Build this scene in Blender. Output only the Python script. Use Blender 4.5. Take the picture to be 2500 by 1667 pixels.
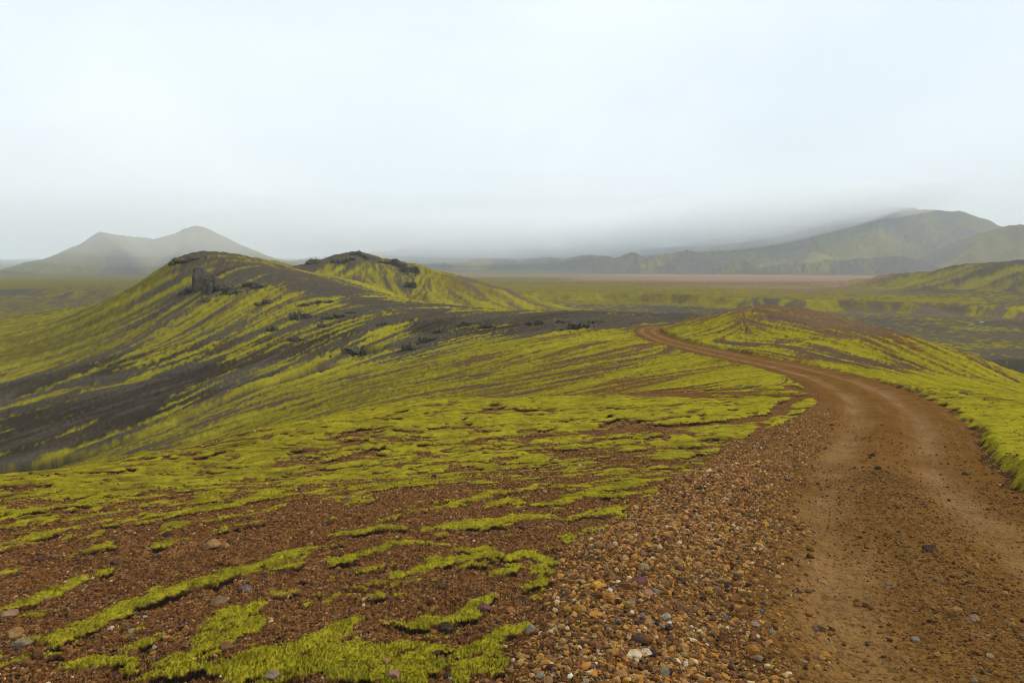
import bpy, math, random
import numpy as np
from mathutils import Vector, Matrix

R = math.radians
scene = bpy.context.scene
for o in list(bpy.data.objects):
    bpy.data.objects.remove(o, do_unlink=True)

# ------------------------------------------------------------------ camera
PITCH = math.atan(199.0 / 1568.0)
cam_d = bpy.data.cameras.new('camera')
cam_d.sensor_width = 36.0
cam_d.lens = 24.0
cam_d.clip_start = 0.05
cam_d.clip_end = 30000.0
cam = bpy.data.objects.new('camera', cam_d)
scene.collection.objects.link(cam)
cam.location = (0, 0, 0)
cam.rotation_euler = (math.pi / 2 - PITCH, 0, 0)
scene.camera = cam

# ------------------------------------------------------------------ sky: overcast deck
world = bpy.data.worlds.new('World')
scene.world = world
world.use_nodes = True
nt = world.node_tree
nt.nodes.clear()
SUN_EL, SUN_AZ = R(44), R(72)          # azimuth measured from +Y towards +X
sky = nt.nodes.new('ShaderNodeTexSky')
sky.sky_type = 'NISHITA'
sky.sun_disc = False
sky.sun_elevation = SUN_EL
sky.sun_rotation = SUN_AZ
sky.air_density = 1.0
sky.dust_density = 3.0
bg1 = nt.nodes.new('ShaderNodeBackground')
bg1.inputs['Strength'].default_value = 0.1
nt.links.new(sky.outputs[0], bg1.inputs['Color'])
tc = nt.nodes.new('ShaderNodeTexCoord')
mp = nt.nodes.new('ShaderNodeMapping')
mp.inputs['Scale'].default_value = (1.3, 1.3, 3.0)
mp.inputs['Location'].default_value = (0.35, 0.0, 0.3)
nt.links.new(tc.outputs['Generated'], mp.inputs['Vector'])
nz = nt.nodes.new('ShaderNodeTexNoise')
nz.inputs['Scale'].default_value = 1.5
nz.inputs['Detail'].default_value = 4.0
nz.inputs['Roughness'].default_value = 0.45
nz.inputs['Distortion'].default_value = 0.4
nt.links.new(mp.outputs[0], nz.inputs['Vector'])
rmp = nt.nodes.new('ShaderNodeValToRGB')
rmp.color_ramp.elements[0].position = 0.3
rmp.color_ramp.elements[0].color = (0.75, 0.86, 0.94, 1)
rmp.color_ramp.elements[1].position = 0.7
rmp.color_ramp.elements[1].color = (0.95, 1.03, 1.08, 1)
nt.links.new(nz.outputs['Fac'], rmp.inputs['Fac'])
bg2 = nt.nodes.new('ShaderNodeBackground')
bg2.inputs['Strength'].default_value = 0.59
nt.links.new(rmp.outputs['Color'], bg2.inputs['Color'])
mixw = nt.nodes.new('ShaderNodeMixShader')
mixw.inputs['Fac'].default_value = 0.92
nt.links.new(bg1.outputs[0], mixw.inputs[1])
nt.links.new(bg2.outputs[0], mixw.inputs[2])
wout = nt.nodes.new('ShaderNodeOutputWorld')
nt.links.new(mixw.outputs[0], wout.inputs['Surface'])

# ------------------------------------------------------------------ sun behind the clouds
sun_d = bpy.data.lights.new('sun', 'SUN')
sun_d.energy = 1.5
sun_d.angle = R(10)
sun_d.color = (1.0, 0.9, 0.74)
sun = bpy.data.objects.new('sun', sun_d)
scene.collection.objects.link(sun)
sdir = Vector((math.cos(SUN_EL) * math.sin(SUN_AZ), math.cos(SUN_EL) * math.cos(SUN_AZ), math.sin(SUN_EL)))
sun.rotation_euler = (-sdir).to_track_quat('-Z', 'Y').to_euler()
sun.location = sdir * 50

vs = scene.view_settings
vs.view_transform = 'Standard'
vs.look = 'None'
vs.exposure = 0.95
vs.gamma = 1.0
vs.use_curve_mapping = False
scene.cycles.max_bounces = 8
scene.cycles.diffuse_bounces = 3
scene.cycles.volume_bounces = 6
scene.cycles.use_denoising = True
scene.cycles.filter_width = 1.0
HAZE_DENSITY = 0.00016

# ------------------------------------------------------------------ numpy helpers
rng = np.random.default_rng(7)

def hash2(ix, iy, seed):
    h = (ix.astype(np.int64) * 374761393 + iy.astype(np.int64) * 668265263 + seed * 974634777) & 0xFFFFFFFF
    h = ((h ^ (h >> 13)) * 1274126177) & 0xFFFFFFFF
    h = ((h ^ (h >> 15)) * 2246822519) & 0xFFFFFFFF
    return (h ^ (h >> 16)) & 0xFFFFFFFF

_ga = np.arange(256) * (2 * np.pi / 256)
_gx, _gy = np.cos(_ga).astype(np.float32), np.sin(_ga).astype(np.float32)

def perlin(x, y, seed=0):
    x0 = np.floor(x); y0 = np.floor(y)
    fx = (x - x0).astype(np.float32); fy = (y - y0).astype(np.float32)
    ix = x0.astype(np.int64); iy = y0.astype(np.int64)
    u = fx * fx * fx * (fx * (fx * 6 - 15) + 10)
    v = fy * fy * fy * (fy * (fy * 6 - 15) + 10)
    def g(dx, dy):
        h = hash2(ix + dx, iy + dy, seed) & 255
        return _gx[h] * (fx - dx) + _gy[h] * (fy - dy)
    a = g(0, 0); b = g(1, 0); c = g(0, 1); d = g(1, 1)
    a = a + (b - a) * u
    c = c + (d - c) * u
    return (a + (c - a) * v) * 1.5

def fbm(x, y, octaves=4, seed=0, gain=0.5, lac=2.03):
    s = 0.0; amp = 1.0; tot = 0.0
    for i in range(octaves):
        s = s + amp * perlin(x, y, seed + i * 17)
        tot += amp; amp *= gain
        x = x * lac + 3.7; y = y * lac + 1.3
    return s / tot * 1.4

def sstep(a, b, x):
    t = np.clip((x - a) / (b - a), 0, 1)
    return t * t * (3 - 2 * t)

def smax(a, b, k):
    return 0.5 * (a + b + np.sqrt((a - b) ** 2 + k * k))

FPX = 1568.0
cp, sp = math.cos(PITCH), math.sin(PITCH)

def pix_dir(px, py):
    u = (np.asarray(px, float) - 1176.0) / FPX
    v = (784.0 - np.asarray(py, float)) / FPX
    return u, cp + v * sp, -sp + v * cp

def at(px, py, Yd):
    x, y, z = pix_dir(px, py)
    return (x / y * Yd, Yd, z / y * Yd)

# ------------------------------------------------------------------ polar grid round the viewpoint
th_dense = np.linspace(R(-44), R(44), 1001)
th_coarse = np.linspace(R(44), R(316), 71)[1:-1]
TH = np.concatenate([th_dense, th_coarse])
TH = np.where(TH > np.pi, TH - 2 * np.pi, TH)
NC = len(TH)
def logseg(a, b, n): return np.exp(np.linspace(math.log(a), math.log(b), n, endpoint=False))
RR = np.concatenate([logseg(0.15, 2.4, 70), logseg(2.4, 40, 560), logseg(40, 300, 330), logseg(300, 3900, 320),
                     logseg(3900, 12000, 20), [12000.0]])
NR = len(RR)
LR = np.log(RR)
X = (RR[:, None] * np.sin(TH)[None, :]).astype(np.float32)
Y = (RR[:, None] * np.cos(TH)[None, :]).astype(np.float32)
RG = np.broadcast_to(RR[:, None].astype(np.float32), X.shape)
TG = np.broadcast_to(TH[None, :].astype(np.float32), X.shape)
LG = np.broadcast_to(LR[:, None].astype(np.float32), X.shape)

def lp(p):
    p = np.asarray(p, float)
    return np.stack([np.arctan2(p[:, 0], p[:, 1]), np.log(np.hypot(p[:, 0], p[:, 1]))], 1)

# ------------------------------------------------------------------ landform control points
near = []
for rr_ in (0.6, 1.2, 2.5, 5.0, 9.0):
    for td in (-58, -38, -19, 0, 19, 38, 58):
        x_ = rr_ * math.sin(R(td)); y_ = rr_ * math.cos(R(td))
        near.append((x_, y_, -1.72 - 0.175 * y_ + 0.02 * x_))
P = [  # picture point, distance ahead
    # brow of the near slope and the hollow behind it
    (0, 1128, 10.6), (280, 1066, 14.6), (560, 1010, 19.5), (900, 940, 26.5), (1200, 926, 29), (1400, 917, 30.5), (1600, 907, 32),
    (560, 1100, 12.6), (1000, 1100, 12.6), (1400, 1100, 12.4), (1000, 1000, 19), (1500, 1000, 19.5),
    (1600, 880, 38), (1600, 840, 52),
    (560, 975, 78), (900, 915, 66), (1200, 905, 55), (1400, 895, 46), (280, 1035, 84),
    # bowl
    (1400, 840, 62), (1400, 790, 85), (1400, 755, 112),
    (1200, 860, 68), (1200, 800, 92), (1200, 755, 118),
    (1000, 870, 76), (1000, 820, 98), (1000, 770, 122), (1000, 735, 138),
    (800, 900, 80), (800, 830, 112), (800, 780, 130), (800, 725, 150),
    (600, 892, 100), (600, 830, 122), (600, 760, 150), (600, 690, 180), (640, 640, 200),
    (400, 980, 90), (400, 900, 110), (400, 800, 145), (400, 720, 180), (400, 650, 210),
    (200, 1060, 86), (200, 950, 107), (200, 850, 145), (200, 780, 185), (200, 715, 235),
    (0, 1105, 84), (0, 1000, 108), (0, 880, 155), (0, 800, 205), (0, 745, 275),
    (100, 725, 262), (300, 670, 235), (350, 640, 230), (395, 603, 227), (430, 588, 225), (520, 584, 232), (600, 602, 245),
    (700, 635, 240), (850, 672, 210), (1000, 702, 185), (1170, 722, 165), (1400, 722, 152), (1600, 724, 152),
    # road
    (2149, 1261, 6.8), (2040, 1100, 12.3), (2040, 1000, 18.5), (2030, 940, 23.5), (1960, 890, 31), (1850, 850, 42), (1790, 836, 48),
    (1720, 823, 54), (1655, 809, 64), (1594, 798, 74), (1535, 784, 86), (1500, 771, 98), (1486, 759, 110), (1545, 747, 121),
    # dome hill
    (1760, 709, 95), (1600, 735, 112), (1680, 717, 104), (1850, 715, 88), (1950, 741, 80), (2100, 779, 70), (2200, 811, 64),
    (2352, 868, 54), (1760, 760, 78), (1760, 800, 62), (1850, 825, 54), (1850, 780, 68), (2000, 830, 54), (2000, 868, 38),
    (2100, 865, 42), (2200, 900, 32), (2352, 935, 25), (2352, 1000, 18.5), (2352, 1100, 11.8), (2250, 950, 23.5),
]
pts = [at(*p) for p in P] + near
pts += [  # hidden ground, world coordinates
    (-12.5, 16, -6.6), (-16, 22, -9.5), (-11.5, 29, -9.0), (-20, 50, -15.8), (-30, 40, -17.5), (-45, 60, -24),
    (-5, 41, -10.0), (0.5, 43, -9.7), (6, 42, -8.9), (-60, 60, -29), (-35, 25, -17), (-20, 8, -7),
    (-100, 275, -7), (-100, 330, -24), (-60, 300, -15), (-60, 350, -30), (-20, 245, -25), (-25, 300, -38), (20, 190, -20), (25, 240, -34),
    (45, 190, -22), (50, 240, -36), (-230, 300, -33), (-250, 380, -40), (-180, 380, -40), (-170, 290, -24),
    (42, 112, -9.6), (40, 140, -18), (38, 180, -31), (52, 88, -13.5), (56, 70, -17), (57, 54, -17), (78, 80, -28), (78, 50, -28),
    (82, 30, -27), (62, 100, -18), (62, 130, -29), (120, 60, -38), (100, 120, -38), (44, 26, -9.5), (32, 12, -5.2), (20, 5, -2.7), (70, 10, -14),
    (-150, 100, -34), (-100, 60, -34), (-80, 30, -30), (100, 250, -42), (0, 400, -48), (-100, 450, -48), (150, 180, -42), (-300, 300, -42),
]
pts = np.array(pts, float)

def tps_fit(pts, lam=2e-4):
    q = lp(pts); n = len(q)
    d2 = ((q[:, None] - q[None]) ** 2).sum(2)
    K = 0.5 * d2 * np.log(d2 + 1e-12)
    A = np.zeros((n + 3, n + 3))
    A[:n, :n] = K + lam * np.eye(n)
    A[:n, n] = 1; A[:n, n + 1:] = q; A[n, :n] = 1; A[n + 1:, :n] = q.T
    b = np.zeros(n + 3); b[:n] = pts[:, 2]
    return q.astype(np.float32), np.linalg.solve(A, b).astype(np.float32)

def tps_eval(q, w, th, l):
    out = np.full(th.shape, w[-3], np.float32) + w[-2] * th + w[-1] * l
    for i in range(len(q)):
        d2 = (th - q[i, 0]) ** 2 + (l - q[i, 1]) ** 2 + 1e-9
        out += (0.5 * w[i]) * d2 * np.log(d2)
    return out

q_, w_ = tps_fit(pts)
nrn = int(np.searchsorted(RR, 420.0))
thc = np.clip(TG[:nrn], R(-53), R(53))
zn = np.full(X.shape, -60.0, np.float32)
zn[:nrn] = tps_eval(q_, w_, thc, np.maximum(LG[:nrn], math.log(0.6)))
zn[:nrn] -= 60 * sstep(330, 420, RG[:nrn])
back = -1.72 + 14 * np.tanh(-Y * 0.12 / 14) + 0.02 * np.clip(X, -50, 50)
wb = sstep(R(62), R(105), np.abs(TG))
zn = zn * (1 - wb) + back * wb

# ------------------------------------------------------------------ plain with terraces
def plain(X, Y):
    wv = fbm(X / 120, Y / 120, 4, 11)
    # scalloped edge of the upper terrace
    edge = np.interp(X, [-400, -150, -23, 63, 130, 203, 260, 420], [520, 490, 468, 440, 385, 345, 330, 330])
    e = Y - edge + 22 * wv + 9 * fbm(X / 22, Y / 60, 3, 12)
    z = -30.0 + 4.6 * sstep(-14, 10, e)
    z = z + 1.2 * fbm(X / 260, Y / 260, 3, 13) * sstep(150, 500, np.hypot(X, Y)) + 0.35 * fbm(X / 28, Y / 28, 4, 14)
    # dark scarps in the river flat at the right
    e2 = Y - 172 - 0.12 * (X - 120) + 7 * fbm(X / 30, Y / 30, 3, 15)
    z = z + 4.5 * sstep(-2.2, 2.2, e2) * sstep(340, 180, Y) * sstep(60, 95, X) - 4.5 * sstep(340, 180, Y) * sstep(60, 95, X) * 0.5
    z = z - 7 * sstep(-40, -170, X) * sstep(520, 330, Y) - 0.0205 * np.clip(Y - 450, 0, 2400)
    return z.astype(np.float32)
far = RR > 60
zp = np.full(X.shape, -30.0, np.float32)
zp[far] = plain(X[far], Y[far])

# ------------------------------------------------------------------ hills built from crest lines
def crest(points, k, H, rho=6.0, warp=14.0, wl=90.0, rough=0.06, seed=0, S=1.0, rmin=250):
    """height of a hill with the given crest: steep by the crest, flattening below"""
    H, rho, warp, wl = H * S, rho * S, warp * S, wl * S
    pts3 = np.array([at(p[0], p[1], p[2] * S) for p in points], float)
    rows = RR > rmin
    x = X[rows].astype(np.float32); y = Y[rows].astype(np.float32)
    wx = x + warp * fbm(x / wl, y / wl, 3, seed) ; wy = y + warp * fbm(x / wl + 9, y / wl, 3, seed + 5)
    best = np.full(x.shape, -1e3, np.float32)
    for a, b in zip(pts3[:-1], pts3[1:]):
        dx, dy = b[0] - a[0], b[1] - a[1]
        t = np.clip(((wx - a[0]) * dx + (wy - a[1]) * dy) / (dx * dx + dy * dy + 1e-6), 0, 1)
        d = np.hypot(wx - a[0] - t * dx, wy - a[1] - t * dy)
        d = np.sqrt(d * d + rho * rho) - rho
        h = a[2] + t * (b[2] - a[2]) - H * (1 - np.exp(-k * d / H)) - 0.08 * np.maximum(d - 1.2 * H, 0)
        best = np.maximum(best, h)
    best += rough * H * fbm(x / (wl * 0.45), y / (wl * 0.45), 5, seed + 9, 0.45) * sstep(0, 0.3 * H, pts3[:, 2].max() - best)
    out = np.full(X.shape, -200.0, np.float32)
    out[rows] = best
    return out

hills = {}
hills['knoll'] = crest([(640, 628, 345), (700, 604, 340), (745, 596, 342), (790, 586, 345), (825, 580, 345), (865, 594, 343), (905, 598, 338),
                        (945, 606, 335), (962, 628, 332), (1000, 655, 330), (1100, 692, 335), (1180, 708, 345)], 0.40, 34, 3, 7, 40, 0.05, 31)
hills['far_knoll'] = crest([(555, 600, 520), (590, 591, 520), (625, 598, 520), (660, 610, 520)], 0.5, 34, 5, 8, 50, 0.05, 41)
hills['streaked_ridge'] = crest([(1930, 656, 570), (2000, 640, 560), (2100, 622, 545), (2200, 612, 530), (2352, 603, 510), (2520, 596, 500), (2800, 590, 480)],
                                0.30, 40, 10, 8, 60, 0.03, 51)
hills['left_mountain'] = crest([(-250, 640, 1785), (-60, 618, 1785), (20, 626, 1700), (60, 628, 1666), (110, 606, 1632), (165, 576, 1615), (220, 551, 1598), (240, 542, 1590), (255, 534, 1581), (268, 560, 1479),
                                (295, 610, 1360), (330, 640, 1258)], 0.6, 130, 5, 36, 230, 0.05, 61, 1.25)
hills['left_mountain'] = np.maximum(hills['left_mountain'], crest([(255, 538, 1598), (285, 548, 1836), (302, 541, 1904), (345, 556, 1836), (390, 541, 1768), (415, 531, 1735), (432, 518, 1717), (450, 533, 1710),
                                (468, 543, 1700), (500, 566, 1683), (540, 590, 1666), (600, 620, 1632)], 0.6, 130, 4, 34, 210, 0.05, 62, 1.25))
hills['left_mountain'] = np.maximum(hills['left_mountain'], crest([(432, 522, 1717), (410, 580, 1496), (380, 625, 1326)], 0.6, 130, 4, 34, 210, 0.04, 63, 1.25))
hills['right_mountain'] = crest([(1480, 585, 1250), (1560, 556, 1280), (1620, 548, 1300), (1700, 545, 1330), (1800, 522, 1350), (1900, 498, 1350), (2000, 479, 1340),
                                 (2070, 474, 1320), (2140, 488, 1300), (2172, 505, 1290), (2250, 534, 1270), (2300, 560, 1250), (2500, 590, 1250)], 0.5, 120, 12, 55, 170, 0.085, 71, 2.3)
hills['right_mountain'] = np.maximum(hills['right_mountain'], crest([(2070, 475, 1320), (2000, 520, 1200), (1930, 565, 1080), (1850, 600, 1000)], 0.55, 100, 10, 42, 130, 0.08, 72, 2.3))
hills['right_mountain'] = np.maximum(hills['right_mountain'], crest([(2172, 505, 1290), (2200, 545, 1180), (2180, 590, 1080)], 0.6, 100, 10, 38, 130, 0.08, 73, 2.3))
hills['right_mountain'] = np.maximum(hills['right_mountain'], crest([(1800, 522, 1350), (1720, 560, 1200), (1650, 590, 1100)], 0.5, 100, 10, 42, 130, 0.08, 74, 2.3))
hills['green_peak'] = crest([(2180, 606, 860), (2225, 572, 900), (2270, 540, 930), (2320, 518, 950), (2352, 526, 960), (2420, 560, 980), (2550, 570, 980), (2800, 560, 980)], 0.58, 80, 6, 18, 120, 0.04, 81, 2.3)
hills['far_mountains'] = crest([(640, 600, 1700), (760, 592, 1750), (860, 582, 1750), (950, 566, 1750), (1050, 552, 1750), (1130, 540, 1750), (1175, 535, 1750), (1230, 549, 1750), (1290, 572, 1750),
                                (1350, 560, 1800), (1420, 555, 1800), (1470, 560, 1800), (1530, 570, 1800), (1620, 556, 1800), (1750, 560, 1800)], 0.5, 110, 8, 30, 150, 0.05, 91, 1.95)
hills['lava_hills'] = crest([(1380, 606, 1050), (1420, 596, 1050), (1440, 578, 1055), (1470, 593, 1050), (1520, 585, 1030), (1560, 578, 1020), (1592, 572, 1010), (1640, 590, 1000), (1690, 604, 960), (1750, 612, 900),
                             (1790, 624, 880)], 0.5, 60, 5, 16, 70, 0.09, 101, 2.2)
hills['lava_hills'] = np.maximum(hills['lava_hills'], crest([(1640, 604, 900), (1690, 600, 880), (1740, 606, 860), (1785, 624, 850)], 0.6, 40, 3, 10, 40, 0.1, 102, 2.2))
hills['lava_hills'] = np.maximum(hills['lava_hills'], crest([(1780, 606, 960), (1840, 600, 940), (1900, 596, 920), (1960, 592, 910), (2020, 594, 900), (2060, 589, 890), (2110, 597, 880), (2150, 610, 870)],
                                                   0.5, 40, 6, 14, 50, 0.12, 103, 2.2))
hills['low_hills'] = crest([(940, 612, 1250), (1030, 604, 1250), (1110, 592, 1280), (1180, 597, 1250), (1250, 590, 1250), (1310, 596, 1220), (1360, 586, 1200), (1420, 598, 1150)], 0.4, 50, 8, 20, 90, 0.1, 111, 2.2)

REG_NAMES = ['hillside', 'plain'] + list(hills)
zb = smax(zn, zp, np.clip(RG * 0.03, 0.02, 5.0))
reg = np.where(zn > zp, 0, 1).astype(np.int8)
top = np.maximum(zn, zp)
for i, (nm, h) in enumerate(hills.items()):
    zb = smax(zb, h, 4.0 if nm != 'knoll' else 2.5)
    m = h > top
    reg[m] = i + 2
    top = np.maximum(top, h)
zb = zb.astype(np.float32)

# ------------------------------------------------------------------ picture point -> point on the land
DTH = th_dense[1] - th_dense[0]
def drop(px, py, z=None):
    z = zb if z is None else z
    dx, dy, dz = pix_dir(px, py)
    th = math.atan2(dx, dy); t = dz / math.hypot(dx, dy)
    c = int(round((min(max(th, R(-44)), R(44)) - th_dense[0]) / DTH))
    prof = z[:, c] / RR
    hit = np.nonzero(prof > t)[0]
    hit = hit[hit > 75]
    i = int(hit[0]) if len(hit) else int(np.argmax(prof[30:]) + 30)
    p0, p1 = prof[i - 1], prof[i]
    f = np.clip((t - p0) / (p1 - p0 + 1e-9), 0, 1)
    r = RR[i - 1] + f * (RR[i] - RR[i - 1])
    return (r * math.sin(th), r * math.cos(th), float(r * t))

def smooth_line(p, n=6):
    """Catmull-Rom through 2D/3D points"""
    p = np.array(p, float)
    q = np.vstack([2 * p[0] - p[1], p, 2 * p[-1] - p[-2]])
    out = []
    for i in range(1, len(q) - 2):
        for t in np.linspace(0, 1, n, endpoint=False):
            a = 2 * q[i]; b = q[i + 1] - q[i - 1]
            c = 2 * q[i - 1] - 5 * q[i] + 4 * q[i + 1] - q[i + 2]; d = -q[i - 1] + 3 * q[i] - 3 * q[i + 1] + q[i + 2]
            out.append(0.5 * (a + b * t + c * t * t + d * t ** 3))
    out.append(p[-1])
    return np.array(out)

def line_dist(x, y, line):
    """distance, signed side (+ right of travel), arc parameter (index) to a polyline"""
    best = np.full(x.shape, 1e9, np.float32); side = np.zeros(x.shape, np.float32); par = np.zeros(x.shape, np.float32)
    for i in range(len(line) - 1):
        ax, ay = line[i][:2]; bx, by = line[i + 1][:2]
        dx, dy = bx - ax, by - ay
        L2 = dx * dx + dy * dy + 1e-9
        t = np.clip(((x - ax) * dx + (y - ay) * dy) / L2, 0, 1)
        ex = x - ax - t * dx; ey = y - ay - t * dy
        d = np.hypot(ex, ey)
        m = d < best
        best = np.where(m, d, best)
        side = np.where(m, np.sign(ex * dy - ey * dx), side)
        par = np.where(m, i + t, par)
    return best, side, par

def near_rows(rmax): return slice(0, int(np.searchsorted(RR, rmax)))

# ------------------------------------------------------------------ road: centre line, graded bed, cut bank on the right
ROAD_PIX = [(2290, 1422), (2149, 1261), (2062, 1150), (2030, 1085), (2032, 1030), (2042, 985), (2040, 950), (2012, 918), (1968, 889), (1905, 866), (1850, 850),
            (1790, 836), (1720, 823), (1655, 809), (1594, 797), (1535, 782), (1502, 770), (1487, 759), (1503, 751)]
rp = [drop(*p) for p in ROAD_PIX]
e_ = rp[-1]
rp = [(1.2, -9, -0.9), (1.9, -3, -1.3), (2.45, 0.0, -1.7), (2.75, 2.2, -2.05)] + rp + [(e_[0] + 4.5, e_[1] + 3.5, e_[2] - 0.2), (e_[0] + 12, e_[1] + 5, e_[2] - 0.6), (e_[0] + 22, e_[1] + 8, e_[2] - 1.5)]
road = smooth_line(rp, 5)
# smooth the bed's height along its length
rz = road[:, 2].copy()
for _ in range(6):
    rz[1:-1] = 0.25 * rz[:-2] + 0.5 * rz[1:-1] + 0.25 * rz[2:]
road[:, 2] = rz
sl = near_rows(170)
rd = np.full(X.shape, 1e3, np.float32); rside = np.zeros(X.shape, np.float32); rpar = np.zeros(X.shape, np.float32)
rd[sl], rside[sl], rpar[sl] = line_dist(X[sl], Y[sl], road)
s = rd * rside                                     # signed distance from the centre line, + on the right
edge_n = 0.30 * fbm(X / 2.2, Y / 2.2, 4, 201) + 0.12 * fbm(X / 0.4, Y / 0.4, 3, 202)
ROADW_L = np.interp(rpar, [0, 30, 60, 90, 140], [1.75, 1.75, 1.9, 1.9, 1.8]).astype(np.float32)
ROADW_R = np.interp(rpar, [0, 30, 60, 90, 140], [1.95, 2.0, 2.1, 1.9, 1.7]).astype(np.float32)
bedz = np.interp(rpar, np.arange(len(road)), road[:, 2]).astype(np.float32)
inL = sstep(-ROADW_L - 1.0, -ROADW_L + 0.2, s)
edge_r = 0.5 * edge_n + 0.18 * fbm(X / 0.9, Y / 0.9, 3, 203)
inR = sstep(ROADW_R + 0.28, ROADW_R - 0.05, s + edge_r)
bed = inL * inR * (rd < 50)
tilt = 0.0
rut = np.exp(-((s + 0.85) / 0.33) ** 2) + np.exp(-((s - 0.85) / 0.33) ** 2)
bedh = bedz - 0.06 - 0.07 * rut + 0.03 * np.exp(-(s / 0.3) ** 2)
z = zb * (1 - bed) + bedh * bed
# bank of turf along the right edge, gravel berm along the left
z += 0.03 * sstep(ROADW_R - 0.05, ROADW_R + 0.5, s + edge_r) * sstep(ROADW_R + 5, ROADW_R + 1, s) * (rd < 50)
roadmask = (sstep(-ROADW_L - 0.05, -ROADW_L + 0.35, s + edge_n) * sstep(ROADW_R + 0.02, ROADW_R - 0.18, s + edge_r) * (rd < 50)).astype(np.float32)
track = (np.exp(-((s + 0.85 + 0.25 * edge_n) / 0.36) ** 2) + np.exp(-((s - 0.85 + 0.25 * edge_n) / 0.36) ** 2)) * roadmask

arc = np.concatenate([[0], np.cumsum(np.hypot(*np.diff(road[:, :2], axis=0).T))])
along = np.interp(rpar, np.arange(len(road)), arc).astype(np.float32)
tread = fbm(s / 0.16 + 0.3 * np.sin(along / 5), along / 4.0, 3, 211) * roadmask
track = track * (0.75 + 0.6 * fbm(along / 3.0, s / 0.8, 2, 212)) + 0.45 * np.clip(tread, 0, 1)
z += 0.012 * tread

# gravel bank between the road and the moss: boundary traced from the photograph, dropped onto the land
BANK_PIX = [(1150, 1568), (1225, 1440), (1300, 1300), (1335, 1255), (1440, 1180), (1540, 1105), (1680, 1020), (1800, 968), (1880, 930), (1935, 905), (1940, 893)]
bank_line = smooth_line([(-0.9, -6, 0), (-0.7, 0, 0), (-0.35, 2, 0)] + [drop(*p) for p in BANK_PIX], 4)
bd = np.full(X.shape, 1e3, np.float32); bside = np.ones(X.shape, np.float32)
sl2 = near_rows(60)
bd[sl2], bside[sl2], _ = line_dist(X[sl2], Y[sl2], bank_line)
bs = bd * bside + 0.5 * edge_n * np.clip(RG / 8, 0.4, 1.2)          # + on the gravel side
rw = drop(1940, 893)
bank = (sstep(-0.12, 0.12, bs) * (s < 0) * (Y < rw[1] + 0.5)).astype(np.float32)
bank = bank * (1 - roadmask)
z += 0.10 * bank * np.exp(-((s + ROADW_L + 0.5) / 0.45) ** 2)

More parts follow.
